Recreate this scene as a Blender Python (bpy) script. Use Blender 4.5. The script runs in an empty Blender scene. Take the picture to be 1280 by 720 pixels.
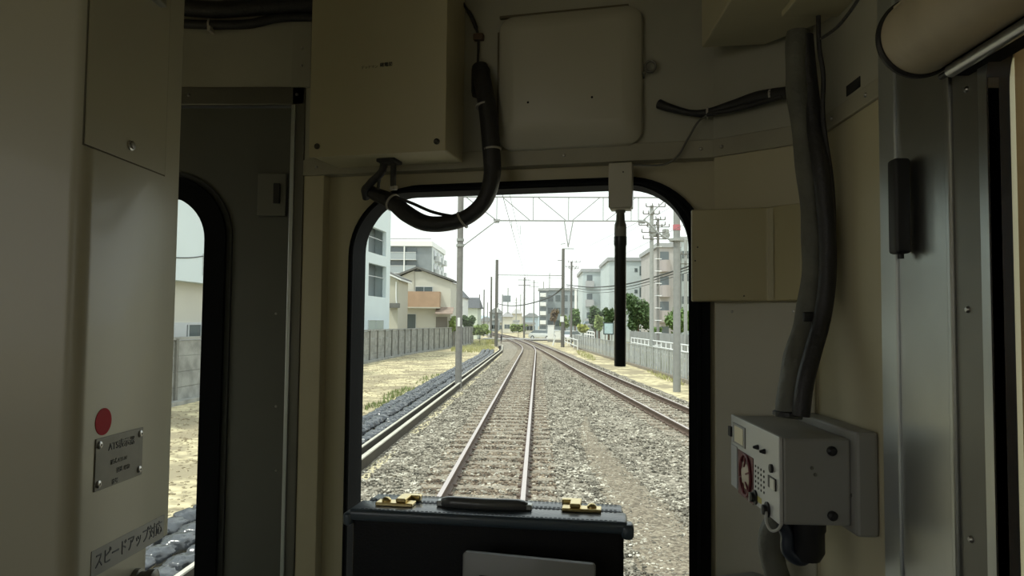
import bpy, bmesh, math, random
import numpy as np
from mathutils import Vector, Matrix, Euler, noise
from mathutils.geometry import tessellate_polygon
random.seed(7)
C = bpy.context.scene.collection
PI = math.pi

# ------------------------------------------------------------------ camera
FOC = 900.0
EYE = Vector((0, 0, 2.35))
cam_data = bpy.data.cameras.new('camera')
cam = bpy.data.objects.new('camera', cam_data); C.objects.link(cam)
cam_data.sensor_width = 36; cam_data.lens = 36 * FOC / 1280
cam_data.clip_start = 0.02; cam_data.clip_end = 2000
ROT = (Matrix.Rotation(math.atan(33 / FOC), 3, 'Z') @ Matrix.Rotation(PI / 2 + math.atan(43 / FOC), 3, 'X')
       @ Matrix.Rotation(0.010, 3, 'Z'))
cam.location = EYE; cam.rotation_euler = ROT.to_euler()
bpy.context.scene.camera = cam

# ------------------------------------------------------------------ world, sun, exposure
w = bpy.data.worlds.new('sky'); bpy.context.scene.world = w
w.use_nodes = True; nt = w.node_tree; nt.nodes.clear()
out = nt.nodes.new('ShaderNodeOutputWorld'); bg = nt.nodes.new('ShaderNodeBackground')
tc = nt.nodes.new('ShaderNodeTexCoord'); sep = nt.nodes.new('ShaderNodeSeparateXYZ')
rmp = nt.nodes.new('ShaderNodeValToRGB')
nt.links.new(tc.outputs['Generated'], sep.inputs[0]); nt.links.new(sep.outputs['Z'], rmp.inputs[0])
e = rmp.color_ramp.elements
e[0].position = 0.0; e[0].color = (1.0, 1.0, 0.97, 1)
e[1].position = 0.9; e[1].color = (0.88, 0.96, 1.0, 1)
nt.links.new(rmp.outputs[0], bg.inputs[0]); bg.inputs[1].default_value = 1.5
nt.links.new(bg.outputs[0], out.inputs[0])
sd = bpy.data.lights.new('sun', 'SUN'); sd.energy = 3.0; sd.angle = math.radians(6); sd.color = (1, .95, .86)
sun = bpy.data.objects.new('sun', sd); C.objects.link(sun)
sun.rotation_euler = (math.radians(30), 0, math.radians(-50))
vs = bpy.context.scene.view_settings
vs.view_transform = 'Standard'; vs.look = 'None'; vs.gamma = 1; vs.use_curve_mapping = False
vs.exposure = 0.0
bpy.context.scene.cycles.max_bounces = 14
bpy.context.scene.cycles.diffuse_bounces = 6
bpy.context.scene.cycles.transparent_max_bounces = 24
bpy.context.scene.cycles.use_denoising = True
bpy.context.scene.cycles.sample_clamp_indirect = 6

# ------------------------------------------------------------------ measuring helpers
def ray(px, py):
    return ROT @ Vector(((px - 640) / FOC, (360 - py) / FOC, -1))
def hit(px, py, p, n):
    d = ray(px, py)
    return EYE + d * ((p - EYE).dot(n) / d.dot(n))
def atY(px, py, Y): return hit(px, py, Vector((0, Y, 0)), Vector((0, 1, 0)))
def atX(px, py, X): return hit(px, py, Vector((X, 0, 0)), Vector((1, 0, 0)))
def atZ(px, py, Z): return hit(px, py, Vector((0, 0, Z)), Vector((0, 0, 1)))

class Frame:
    """a plane with 2-D axes a (along), b (up) and c (towards the viewer side)"""
    def __init__(s, o, ea, eb):
        s.o = Vector(o); s.ea = Vector(ea).normalized(); s.eb = Vector(eb).normalized()
        s.ec = s.ea.cross(s.eb).normalized()
    def w(s, a, b, c=0): return s.o + s.ea * a + s.eb * b + s.ec * c
    def px(s, x, y, c=0):
        h = hit(x, y, s.o + s.ec * c, s.ec) - s.o
        return (h.dot(s.ea), h.dot(s.eb))

# ------------------------------------------------------------------ materials
MATS = {}
def mat(name, col, rough=.5, metal=0, var=0, vscale=4, bump=0, bscale=60, coat=0, spec=.5, col2=None, emit=None, vdet=4):
    if name in MATS: return MATS[name]
    m = bpy.data.materials.new(name); m.use_nodes = True
    n = m.node_tree; b = n.nodes['Principled BSDF']
    b.inputs['Base Color'].default_value = (*col, 1); b.inputs['Roughness'].default_value = rough
    b.inputs['Metallic'].default_value = metal; b.inputs['Coat Weight'].default_value = coat
    b.inputs['Specular IOR Level'].default_value = spec
    t = n.nodes.new('ShaderNodeTexCoord')
    if var or col2:
        nz = n.nodes.new('ShaderNodeTexNoise'); nz.inputs['Scale'].default_value = vscale; nz.inputs['Detail'].default_value = vdet
        n.links.new(t.outputs['Object'], nz.inputs['Vector'])
        cr = n.nodes.new('ShaderNodeValToRGB')
        c2 = col2 or tuple(max(0, c * (1 - var)) for c in col)
        cr.color_ramp.elements[0].position = .35; cr.color_ramp.elements[0].color = (*c2, 1)
        cr.color_ramp.elements[1].position = .62; cr.color_ramp.elements[1].color = (*col, 1)
        n.links.new(nz.outputs['Fac'], cr.inputs[0]); n.links.new(cr.outputs[0], b.inputs['Base Color'])
    if bump:
        nb = n.nodes.new('ShaderNodeTexNoise'); nb.inputs['Scale'].default_value = bscale; nb.inputs['Detail'].default_value = 3
        n.links.new(t.outputs['Object'], nb.inputs['Vector'])
        bp = n.nodes.new('ShaderNodeBump'); bp.inputs['Strength'].default_value = bump; bp.inputs['Distance'].default_value = .01
        n.links.new(nb.outputs['Fac'], bp.inputs['Height']); n.links.new(bp.outputs[0], b.inputs['Normal'])
    MATS[name] = m
    return m

cream = mat('cream_paint', (.52, .475, .32), .38, var=.08, vscale=3, bump=.03, bscale=25)
cream_gloss = mat('cream_gloss_paint', (.40, .385, .295), .34, var=.06, vscale=2.5, bump=.03, bscale=8, coat=.10)
cream_dull = mat('aged_cream_paint', (.50, .46, .31), .5, var=.14, vscale=5)
strip_paint = mat('dull_strip_paint', (.36, .34, .26), .45, var=.15, vscale=6)
white_paint = mat('off_white_paint', (.50, .48, .39), .42, var=.08, vscale=3)
wall_grey = mat('grey_beige_paint', (.38, .37, .30), .5, var=.12, vscale=4)
rubber = mat('black_rubber', (.006, .007, .008), .8, bump=.05, bscale=80, spec=.12)
black_plastic = mat('black_plastic', (.012, .012, .013), .5, var=.2)
black_cable = mat('black_cable_wrap', (.020, .019, .020), .5, bump=.25, bscale=90)
grey_hose = mat('grey_vinyl_hose', (.13, .13, .105), .6, var=.3, vscale=14, bump=.5, bscale=40)
steel = mat('brushed_stainless', (.42, .43, .42), .32, metal=1, var=.12, vscale=6, bump=.02, bscale=200)
steel_dark = mat('dull_stainless', (.20, .195, .17), .45, metal=.8, var=.15, vscale=5)
steel_bright = mat('bright_stainless_edge', (.55, .58, .58), .35, metal=.85)
screw_m = mat('screw_steel', (.45, .44, .42), .3, metal=1)
dark_hole = mat('dark_recess', (.01, .01, .01), .9)
door_paint = mat('dark_grey_door_paint', (.115, .118, .10), .38, var=.12, vscale=3, coat=.1)
floor_m = mat('cab_floor_vinyl', (.12, .13, .12), .6, var=.2, vscale=10)
gold = mat('brass_latch', (.72, .58, .28), .28, metal=1)
leather = mat('black_leather', (.006, .007, .009), .55, bump=.15, bscale=220, spec=.2)
leather_edge = mat('sky_sheen_binding', (.05, .072, .095), .33, bump=.08, bscale=150, coat=.2)  # blue tint paints the sky's reflection onto the black case rims
red_m = mat('red_sticker', (.36, .006, .014), .6, spec=.15)
ink = mat('black_ink', (.02, .02, .018), .6)
label_m = mat('silver_label', (.22, .225, .215), .4, metal=.3, var=.1, vscale=20)
device_grey = mat('device_grey_paint', (.27, .268, .245), .45, var=.05)
device_face = mat('device_face_silver', (.48, .49, .48), .4, metal=.2)
tie_m = mat('nylon_tie', (.40, .38, .34), .5)

def glass_mat():
    m = bpy.data.materials.new('window_glass'); m.use_nodes = True; n = m.node_tree; n.nodes.clear()
    o = n.nodes.new('ShaderNodeOutputMaterial'); mx = n.nodes.new('ShaderNodeMixShader')
    t = n.nodes.new('ShaderNodeBsdfTransparent'); t.inputs[0].default_value = (.94, .97, .96, 1)
    g = n.nodes.new('ShaderNodeBsdfGlossy'); g.inputs['Roughness'].default_value = .02
    f = n.nodes.new('ShaderNodeLayerWeight'); pw = n.nodes.new('ShaderNodeMath'); pw.operation = 'POWER'; pw.inputs[1].default_value = 4
    ml = n.nodes.new('ShaderNodeMath'); ml.operation = 'MULTIPLY_ADD'; ml.inputs[1].default_value = .55; ml.inputs[2].default_value = .018
    n.links.new(f.outputs['Facing'], pw.inputs[0]); n.links.new(pw.outputs[0], ml.inputs[0]); n.links.new(ml.outputs[0], mx.inputs[0]); n.links.new(t.outputs[0], mx.inputs[1]); n.links.new(g.outputs[0], mx.inputs[2])
    n.links.new(mx.outputs[0], o.inputs[0]); return m
glass = glass_mat()

def cloth_mat():
    m = bpy.data.materials.new('tan_blind_fabric'); m.use_nodes = True; n = m.node_tree; n.nodes.clear()
    o = n.nodes.new('ShaderNodeOutputMaterial'); mx = n.nodes.new('ShaderNodeMixShader'); mx.inputs[0].default_value = .3
    d = n.nodes.new('ShaderNodeBsdfDiffuse'); d.inputs[0].default_value = (.36, .27, .16, 1)
    t = n.nodes.new('ShaderNodeBsdfTranslucent'); t.inputs[0].default_value = (.36, .27, .16, 1)
    n.links.new(d.outputs[0], mx.inputs[1]); n.links.new(t.outputs[0], mx.inputs[2]); n.links.new(mx.outputs[0], o.inputs[0]); return m
blind_fabric = cloth_mat()

# ------------------------------------------------------------------ object helpers
def tag(o, label=None, cat=None, group=None, kind=None):
    if label: o['label'] = label
    if cat: o['category'] = cat
    if group: o['group'] = group
    if kind: o['kind'] = kind
    return o
def thing(name, loc, label, cat, group=None, rz=0):
    o = bpy.data.objects.new(name, None); C.objects.link(o); o.location = loc; o.rotation_euler = (0, 0, rz)
    o.empty_display_size = .05
    return tag(o, label, cat, group)
def link(name, bm, m, parent=None, smooth=False):
    """link one mesh; vertices are given in world space"""
    me = bpy.data.meshes.new(name)
    bmesh.ops.recalc_face_normals(bm, faces=bm.faces)
    bm.to_mesh(me); bm.free()
    ms = m if isinstance(m, (list, tuple)) else [m]
    for k in ms: me.materials.append(k)
    if smooth:
        for p in me.polygons: p.use_smooth = True
        try: me.set_sharp_from_angle(angle=math.radians(40))
        except Exception: pass
    o = bpy.data.objects.new(name, me); C.objects.link(o)
    if parent is not None:
        chain = Matrix.Identity(4); p = parent
        while p is not None:
            chain = p.matrix_basis @ chain; p = p.parent
        me.transform(chain.inverted()); o.parent = parent
    else:
        vs_ = [v.co for v in me.vertices]
        lo = Vector([min(v[i] for v in vs_) for i in range(3)]); hi = Vector([max(v[i] for v in vs_) for i in range(3)])
        c = Vector(((lo.x + hi.x) / 2, (lo.y + hi.y) / 2, lo.z))
        me.transform(Matrix.Translation(-c)); o.location = c
    return o
def part(name, bm, m, parent, label=None, smooth=False, kind=None):
    o = link(name, bm, m, parent, smooth)
    if label: o['label'] = label
    if kind: o['kind'] = kind
    return o
def struct(name, bm, m, smooth=False):
    o = link(name, bm, m, None, smooth); o['kind'] = 'structure'; return o

def B(): return bmesh.new()
def prism(bm, pts, d, bev=0, seg=2):
    """solid from a planar outline and an extrusion vector"""
    b2 = bmesh.new()
    v0 = [b2.verts.new(Vector(p)) for p in pts]; v1 = [b2.verts.new(Vector(p) + Vector(d)) for p in pts]
    n = len(pts)
    b2.faces.new(v0); b2.faces.new(v1[::-1])
    for i in range(n): b2.faces.new((v0[i], v1[i], v1[(i + 1) % n], v0[(i + 1) % n]))
    if bev: bmesh.ops.bevel(b2, geom=b2.edges[:], offset=bev, segments=seg, profile=.5, affect='EDGES', clamp_overlap=True)
    me = bpy.data.meshes.new('t'); b2.to_mesh(me); b2.free(); bm.from_mesh(me); bpy.data.meshes.remove(me)
    return bm
def box(bm, x0, x1, y0, y1, z0, z1, bev=0, mx=None, seg=2):
    pts = [Vector((x0, y0, z0)), Vector((x1, y0, z0)), Vector((x1, y1, z0)), Vector((x0, y1, z0))]
    d = Vector((0, 0, z1 - z0))
    if mx is not None: d = (mx.to_3x3() @ d); pts = [mx @ p for p in pts]
    return prism(bm, pts, d, bev, seg)
def fbox(bm, F, a0, a1, b0, b1, c0, c1, bev=0, seg=2):
    return prism(bm, [F.w(a0, b0, c0), F.w(a1, b0, c0), F.w(a1, b1, c0), F.w(a0, b1, c0)], F.ec * (c1 - c0), bev, seg)
def holed(bm, F, outer, holes, c0, c1):
    """flat panel with holes, real thickness"""
    loops = [[Vector((p[0], p[1], 0)) for p in outer]] + [[Vector((p[0], p[1], 0)) for p in h] for h in holes]
    tris = tessellate_polygon(loops)
    flat = [p for l in loops for p in l]
    v0 = [bm.verts.new(F.w(p.x, p.y, c0)) for p in flat]; v1 = [bm.verts.new(F.w(p.x, p.y, c1)) for p in flat]
    for t in tris:
        for vv in (v0, v1):
            try: bm.faces.new([vv[i] for i in t])
            except ValueError: pass
    k = 0
    for l in loops:
        n = len(l)
        for i in range(n):
            a, b_ = k + i, k + (i + 1) % n
            try: bm.faces.new((v0[a], v0[b_], v1[b_], v1[a]))
            except ValueError: pass
        k += n
    return bm
def rrect(a0, a1, b0, b1, r, n=10):
    if not isinstance(r, (list, tuple)): r = [r] * 4
    pts = []
    for k, (cx, cy, st) in enumerate([(a1, b1, 0), (a0, b1, 90), (a0, b0, 180), (a1, b0, 270)]):
        rr = r[k]; sx = -1 if cx == a1 else 1; sy = -1 if cy == b1 else 1
        for i in range(n + 1):
            t = math.radians(st + 90 * i / n)
            pts.append((cx + sx * rr + rr * math.cos(t), cy + sy * rr + rr * math.sin(t)))
    return pts
def smooth_path(pts, per=8, closed=False):
    pts = [Vector(p) for p in pts]; n = len(pts)
    if n < 3: return pts
    res = []
    rng = range(n if closed else n - 1)
    for i in rng:
        g = lambda k: pts[k % n] if closed else pts[max(0, min(n - 1, k))]
        p0, p1, p2, p3 = g(i - 1), g(i), g(i + 1), g(i + 2)
        for j in range(per):
            t = j / per
            res.append(.5 * ((2 * p1) + (-p0 + p2) * t + (2 * p0 - 5 * p1 + 4 * p2 - p3) * t * t + (-p0 + 3 * p1 - 3 * p2 + p3) * t ** 3))
    if not closed: res.append(pts[-1])
    return res
def sweep(bm, pts, r, n=12, closed=False, caps=True, rf=None):
    pts = [Vector(p) for p in pts]; m = len(pts)
    tang = []
    for i in range(m):
        a = pts[(i - 1) % m] if (closed or i > 0) else pts[i]; b = pts[(i + 1) % m] if (closed or i < m - 1) else pts[i]
        tang.append((b - a).normalized())
    up = Vector((0, 0, 1)) if abs(tang[0].z) < .9 else Vector((1, 0, 0))
    nrm = (up - tang[0] * up.dot(tang[0])).normalized(); rings = []
    for i in range(m):
        nrm = (nrm - tang[i] * nrm.dot(tang[i])).normalized(); bi = tang[i].cross(nrm)
        rr = rf(i / max(1, m - 1)) if rf else r
        rings.append([bm.verts.new(pts[i] + (nrm * math.cos(2 * PI * k / n) + bi * math.sin(2 * PI * k / n)) * rr) for k in range(n)])
    for i in range(m if closed else m - 1):
        a, b = rings[i], rings[(i + 1) % m]
        for k in range(n): bm.faces.new((a[k], a[(k + 1) % n], b[(k + 1) % n], b[k]))
    if caps and not closed: bm.faces.new(rings[0][::-1]); bm.faces.new(rings[-1])
    return bm
def tube(bm, p0, p1, r, n=12): return sweep(bm, [p0, p1], r, n)
def lathe(bm, p, axis, prof, n=20):
    """prof: list of (distance along axis, radius)"""
    axis = Vector(axis).normalized(); p = Vector(p)
    up = Vector((0, 0, 1)) if abs(axis.z) < .9 else Vector((1, 0, 0))
    e1 = (up - axis * up.dot(axis)).normalized(); e2 = axis.cross(e1); rings = []
    for h, r in prof:
        rings.append([bm.verts.new(p + axis * h + (e1 * math.cos(2 * PI * k / n) + e2 * math.sin(2 * PI * k / n)) * max(r, 1e-5)) for k in range(n)])
    for a, b in zip(rings, rings[1:]):
        for k in range(n): bm.faces.new((a[k], a[(k + 1) % n], b[(k + 1) % n], b[k]))
    bm.faces.new(rings[0][::-1]); bm.faces.new(rings[-1])
    return bm
def screw(parent, p, axis, r=.004, name='screw'):
    bm = B(); lathe(bm, Vector(p) - Vector(axis).normalized() * r * .2, axis, [(0, r), (r * .4, r), (r * .9, r * .6), (r, 0.0)], 12)
    return part(name, bm, screw_m, parent, smooth=True)
def text_mesh(s, F, a, b, size, c, m, parent, name='lettering', ax=1.0, rot=0, bold=0, depth=.0004):
    cu = bpy.data.curves.new('t', 'FONT'); cu.body = s; cu.size = size; cu.extrude = depth; cu.offset = bold
    cu.align_x = 'CENTER'; cu.align_y = 'CENTER'
    to = bpy.data.objects.new('t', cu); C.objects.link(to)
    dg = bpy.context.evaluated_depsgraph_get(); dg.update()
    me = bpy.data.meshes.new_from_object(to.evaluated_get(dg)); bpy.data.objects.remove(to)
    M = Matrix((( *F.ea, 0), (*F.eb, 0), (*F.ec, 0), (0, 0, 0, 1))).transposed()
    M.translation = F.w(a, b, c)
    me.transform(M @ Matrix.Rotation(rot, 4, 'Z') @ Matrix.Scale(ax, 4, (1, 0, 0)))
    bm = B(); bm.from_mesh(me); bpy.data.meshes.remove(me)
    return part(name, bm, m, parent)

# =================================================================== THE CAB SHELL
ZF, ZR = 1.15, 3.38            # floor, ceiling heights
XR, XL = .52, -2.02            # side walls
s12, c12 = math.sin(math.radians(12)), math.cos(math.radians(12))
W = Frame((0, 1.6, 0), (c12, -s12, 0), (0, 0, 1))          # right wing of the front wall, ec points into the cab
assert W.ec.y < 0
SK = .03
a_left, _ = W.px(378, 300, SK); a_right, _ = W.px(893, 300, SK)
A = W.w(a_right, 0, SK)                                    # bend of the front wall
# corner on the side wall
cr_ = atX(1021, 300, XR); CY = cr_.y
Dg = Frame((A.x, A.y, 0), (XR - A.x, CY - A.y, 0), (0, 0, 1)); dg_len = (Vector((XR, CY, 0)) - Vector((A.x, A.y, 0))).length
S = Frame((XR, 0, 0), (0, -1, 0), (0, 0, 1))               # right side wall, ec = -x
assert S.ec.x < 0
YD = W.w(a_left, 0, SK).y                                  # plane of the doorway wall
DW = Frame((0, YD, 0), (1, 0, 0), (0, 0, 1))               # ec = -y
assert DW.ec.y < 0

# floor, ceiling, back
YB = -5.0
bm = B(); box(bm, XL, XR + .06, YB, 1.95, ZF - .06, ZF); struct('floor', bm, floor_m)
bm = B(); box(bm, XL, XR + .06, YB, 1.95, ZR, ZR + .06); struct('ceiling', bm, wall_grey)
bm = B(); box(bm, XL, XR + .06, YB - .06, YB, ZF, ZR); struct('wall_back', bm, cream_dull)

# front right wing with the window opening
wl, wb0 = W.px(455.5, 400, -.052); wr, _ = W.px(861, 400, -.052); _, wt = W.px(650, 243, -.052); wbot = 1.60
win_in = rrect(wl, wr, wbot, wt, [.135, .135, .1, .1], 12)
bm = B(); holed(bm, W, [(a_left - .01, ZF), (a_right + .05, ZF), (a_right + .05, ZR), (a_left - .01, ZR)], [rrect(wl - .012, wr + .012, wbot - .012, wt + .012, [.14, .14, .1, .1], 12)], -.05, 0)
struct('wall_front', bm, cream)
# raised panels around the recess
strip_t = [W.px(x, y, SK)[1] for x, y in ((650, 187), (650, 208))]
rec_l, _ = W.px(401, 400, SK)
bm = B(); fbox(bm, W, a_left, a_right, strip_t[0], ZR, 0, SK); struct('wall_front_upper', bm, wall_grey)
bm = B(); fbox(bm, W, a_left, rec_l, ZF, strip_t[1], 0, SK, .002); struct('trim_1', bm, cream)
bm = B(); fbox(bm, W, a_left, a_right, strip_t[1], strip_t[0], 0, SK + .006, .0015); tr = struct('trim_2', bm, strip_paint)
for px_ in (396, 547, 705, 876):
    aa, _ = W.px(px_, 190, SK + .006); screw(tr, W.w(aa, (strip_t[0] + strip_t[1]) / 2, SK + .006), W.ec, .0038)
# lower wall under the window is part of wall_front; corner wall
bm = B(); prism(bm, [Dg.w(0, ZF, 0), Dg.w(dg_len, ZF, 0), Dg.w(dg_len, ZF, -.05), Dg.w(-.02, ZF, -.05)], (0, 0, ZR - ZF)); struct('wall_corner', bm, cream)
bm = B(); fbox(bm, Dg, .0, dg_len, strip_t[0], ZR - .001, 0, .003); struct('wall_corner_upper', bm, wall_grey)
bm = B(); fbox(bm, Dg, .0, dg_len, strip_t[1] , strip_t[0], 0, .007, .0015); tr = struct('trim_3', bm, strip_paint)
screw(tr, Dg.w(.02, sum(strip_t) / 2, .007), Dg.ec, .004)
zl = Dg.px(940, 378, .004)[1]
bm = B(); fbox(bm, Dg, .004, dg_len - .004, ZF, zl, 0, .006, .002); tr = struct('trim_4', bm, white_paint)
for px_ in (915, 992):
    screw(tr, Dg.w(Dg.px(px_, 388, .006)[0], zl - .018, .006), Dg.ec, .003)

# side wall right: cab part with window opening, then pillar; unseen saloon windows behind, sized to brighten the cab
def SY(px, c=0): return -S.px(px, 360, c)[0]       # world Y on the side wall seen at this column
y_pil0, y_pil1 = SY(1111), SY(1131); y_seam = SY(1197)
gin = atX(1263, 400, XR + .007).y; gmid = atX(1239, 400, XR - .014).y; gout = atX(1228, 400, XR - .012).y; zt_s = S.px(1290, 60, 0)[1]
hole_s = rrect(-gin - .004, -.12, 1.75, 2.72, .10, 10)
sal_r = [rrect(1.5 + 1.5 * k, 2.6 + 1.5 * k, 2.05, 2.95, .08, 5) for k in range(2)]
bm = B(); holed(bm, S, [(-CY - .05, ZF), (-YB, ZF), (-YB, ZR), (-CY - .05, ZR)], [hole_s] + sal_r, -.05, 0)
struct('wall_right', bm, cream)
bm = B(); fbox(bm, S, -1.95, -1.2, 2.0, 2.01, 0, .0005) if False else None; bm.free()
sz = [S.px(1065, y, 0)[1] for y in (124, 146)]
bm = B(); fbox(bm, S, -CY, -y_pil0, sz[1] - .0, sz[0], 0, .008, .0015); tr = struct('trim_5', bm, strip_paint)
bm = B(); fbox(bm, S, -CY, -y_pil0, sz[0], ZR - .001, 0, .003); struct('wall_right_upper', bm, wall_grey)
for px_ in (1048, 1092): screw(tr, S.w(-SY(px_), sum(sz) / 2, .008), S.ec, .004)
bm = B(); fbox(bm, S, -y_pil0, -y_pil1, ZF, ZR, 0, .012, .002); struct('trim_6', bm, steel_bright)
bm = B(); fbox(bm, S, -y_pil1, -y_seam, ZF, ZR, 0, .008, .001); struct('trim_7', bm, steel)
bm = B(); fbox(bm, S, -y_seam, -SY(1204), ZF, ZR, 0, .014, .003); struct('trim_8', bm, steel)
bm = B(); fbox(bm, S, -SY(1204), -gout + .001, ZF, ZR, 0, .009, .001); t9 = struct('trim_9', bm, steel_dark)
for x_, y_ in ((1205.5, 112), (1207, 387), (1211, 674)):
    a_, b_ = S.px(x_ + 3, y_, .009); screw(t9, S.w(a_, b_, .009), S.ec, .0042)
bm = B()
outl = rrect(-gout, -.08, 1.70, 2.83, .10, 12); inn = rrect(-gmid, -.1, 1.72, 2.736, .115, 12)
holed(bm, S, outl, [inn], 0, .012); struct('trim_10', bm, steel, True)
# slot and handle
a0, b0 = S.px(1061, 121, 0); a1, b1 = S.px(1078, 96, 0)
bm = B(); fbox(bm, S, a0, a1, b0 - .0, b0 + .018, .003, .0045, .0006)
tag(link('wall_slot_cover', bm, dark_hole), 'small dark slotted plate on the right side wall above the painted strip', 'wall plate')
hp = thing('grab_handle', S.w(-SY(1125), 2.4, .0), 'upright black handle bar on the stainless pillar at the right', 'handle')
hx = .014; a0, b0 = S.px(1126, 199, .02); a1, b1 = S.px(1126, 318, .02)
bm = B(); prism(bm, [S.w(a0 - .012, b1, .012), S.w(a0 + .012, b1, .012), S.w(a0 + .012, b0, .012), S.w(a0 - .012, b0, .012)], S.ec * .022, .005, 3)
part('handle_bar', bm, black_plastic, hp, smooth=True)
bm = B(); tube(bm, S.w(a0 - .004, b1 - .006, .02), S.w(a0 - .004, b1 + .004, .02), .004); part('lock_pin', bm, black_plastic, hp)

# side window: gasket, glass, blind
def ring_sweep(F, outline, r, c): 
    b_ = B(); sweep(b_, [F.w(p[0], p[1], c) for p in outline], r, 10, closed=True); return b_
ws = thing('window_1', S.w(-(gin + .12) / 2, 1.75, 0), None, None); ws['kind'] = 'structure'
bm = B(); holed(bm, S, rrect(-gmid, -.1, 1.72, 2.736, .115, 12), [rrect(-gin, -.12, 1.75, 2.72, .10, 12)], -.012, .014)
part('window_gasket', bm, mat('blue_black_rubber', (.016, .022, .032), .22, coat=.4), ws, smooth=True)
bm = B(); fbox(bm, S, -gin - .01, -.11, 1.74, 2.73, -.009, -.006); part('glass_pane', bm, glass, ws)

rb = thing('roller_blind', (XR - .045, .5, 2.71), 'cream roller blind rolled up above the right side window with steel rod', 'roller blind')
yE = .899; xb, zb, rB = XR - .05, 2.709, .0475
prof_pts = []
bm = B(); lathe(bm, (xb, yE - .004, zb), (0, -1, 0), [(0, rB - .002), (.001, rB), (.80, rB), (.801, rB - .002)], 48)
part('fabric_roll', bm, mat('blind_roll_cloth', (.42, .365, .26), .55, var=.12, vscale=14, bump=.15, bscale=30), rb, smooth=True)
bm = B(); lathe(bm, (xb, yE + .004, zb), (0, -1, 0), [(0, rB + .003), (.006, rB + .004), (.009, rB + .002)], 48); part('end_cap', bm, black_plastic, rb, smooth=True)
bm = B(); sweep(bm, [Vector((xb - rB * .77 , y_, zb + rB * .64)) + Vector((random.uniform(-.0008, .0008), 0, random.uniform(-.001, .001))) for y_ in np.linspace(yE - .02, .13, 60)], .0028, 6); part('fabric_seam', bm, MATS['blind_roll_cloth'], rb, smooth=True)
bm = B(); box(bm, xb + .022, XR - .001, .12, .865, zb - rB - .012, zb - rB + .016); part('seal_strip', bm, rubber, rb)
bm = B(); tube(bm, (XR - .030, .865, 2.655), (XR - .030, .12, 2.655), .0075, 16); part('steel_rod', bm, steel, rb, smooth=True)
bm = B(); tube(bm, (XR - .030, .885, 2.655), (XR - .030, .864, 2.655), .004, 8); part('rod_pin', bm, black_plastic, rb)
bm = B()
rows = 18
vsx = [[bm.verts.new((XR + .018 + .004 * math.sin(j * .9), .125 + (gin - .128) * j / rows, z_)) for z_ in (1.755, 2.715)] for j in range(rows + 1)]
for i in range(rows): bm.faces.new((vsx[i][0], vsx[i + 1][0], vsx[i + 1][1], vsx[i][1]))
bmesh.ops.solidify(bm, geom=bm.faces[:], thickness=.0015)
tag(link('window_curtain', bm, blind_fabric), 'plain tan curtain hanging behind the glass of the right side window', 'curtain')

# doorway wall (gangway door) left of the wing
post_x1 = W.w(a_left, 0, SK).x; 
x_post0 = DW.px(361, 300, 0)[0]
z_fr1 = DW.px(300, 109, 0)[1]; z_fr0 = DW.px(300, 132, 0)[1]
door_x0 = x_post0 - .70
bm = B()
fbox(bm, DW, door_x0 - .03, post_x1, z_fr1, ZR, -.05, 0); struct('wall_front_header', bm, wall_grey)
# left wing (driver side) with its own window
LW = Frame((door_x0 - .03, YD, 0), (c12, s12, 0), (0, 0, 1))
ll = (XL - (door_x0 - .03)) / c12
bm = B(); holed(bm, LW, [(ll, ZF), (0, ZF), (0, ZR), (ll, ZR)], [rrect(ll + .08, -.08, 1.85, wt, .12, 8)], -.05, 0); struct('wall_front_left', bm, cream)
dr = thing('door_1', (x_post0 - .35, YD, ZF), None, None); dr['kind'] = 'structure'
bm = B(); fbox(bm, DW, x_post0, post_x1, ZF, z_fr1, -.05, .004, .003)
fbox(bm, DW, door_x0 - .03, post_x1, z_fr0, z_fr1, -.05, .004, .003); fbox(bm, DW, door_x0 - .03, door_x0, ZF, z_fr1, -.05, .004, .003)
df = part('door_frame', bm, steel_dark, dr)
for px_, py_ in ((236, 119), (371, 118)):
    a_, b_ = DW.px(px_, py_, .004); screw(df, DW.w(a_, b_, .004), DW.ec, .0042)
dwr = DW.px(258.5, 400, -.02)[0]; dwt = DW.px(205, 247, -.02)[1]
dl = DW.px(247, 300, 0)[0]
dwl = dwr - .40
holD = rrect(dwl, dwr, 1.48, dwt, .105, 12)
bm = B(); holed(bm, DW, [(door_x0, ZF + .01), (x_post0 - .002, ZF + .01), (x_post0 - .002, z_fr0 - .003), (door_x0, z_fr0 - .003)], [holD], -.04, -.012); dleaf = part('door_leaf', bm, door_paint, dr)
for py_ in (392, 508, 588):
    a_, b_ = DW.px(345, py_, -.012); screw(dleaf, DW.w(a_, b_, -.012), DW.ec, .003)
bm = B(); holed(bm, DW, rrect(dwl - .05, dwr + .05, 1.43, dwt + .05, .15, 12), [rrect(dwl, dwr, 1.48, dwt, .105, 12)], -.045, .006)
part('window_gasket', bm, rubber, dr, smooth=True)
bm = B(); holed(bm, DW, rrect(dwl - .062, dwr + .062, 1.418, dwt + .062, .16, 12), [rrect(dwl - .05, dwr + .05, 1.43, dwt + .05, .15, 12)], -.04, -.004); part('gasket_trim', bm, mat('dark_rubber_edge', (.03, .032, .03), .5), dr, smooth=True)
bm = B(); fbox(bm, DW, dwl - .01, dwr + .01, 1.47, dwt + .01, -.035, -.031); part('glass_pane', bm, glass, dr)
(a0, b0), (a1, b1) = DW.px(323, 217, 0), DW.px(357, 270, 0)
bm = B(); fbox(bm, DW, a0, a1, b1, b0, -.012, .004, .002); lt = part('latch_case', bm, mat('latch_grey', (.17, .17, .145), .4, metal=.3), dr)
(a0, b0), (a1, b1) = DW.px(344, 230, 0), DW.px(351, 255, 0)
bm = B(); fbox(bm, DW, a0, a1, b1, b0, .004, .012, .001); part('latch_bolt', bm, black_plastic, lt)
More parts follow.
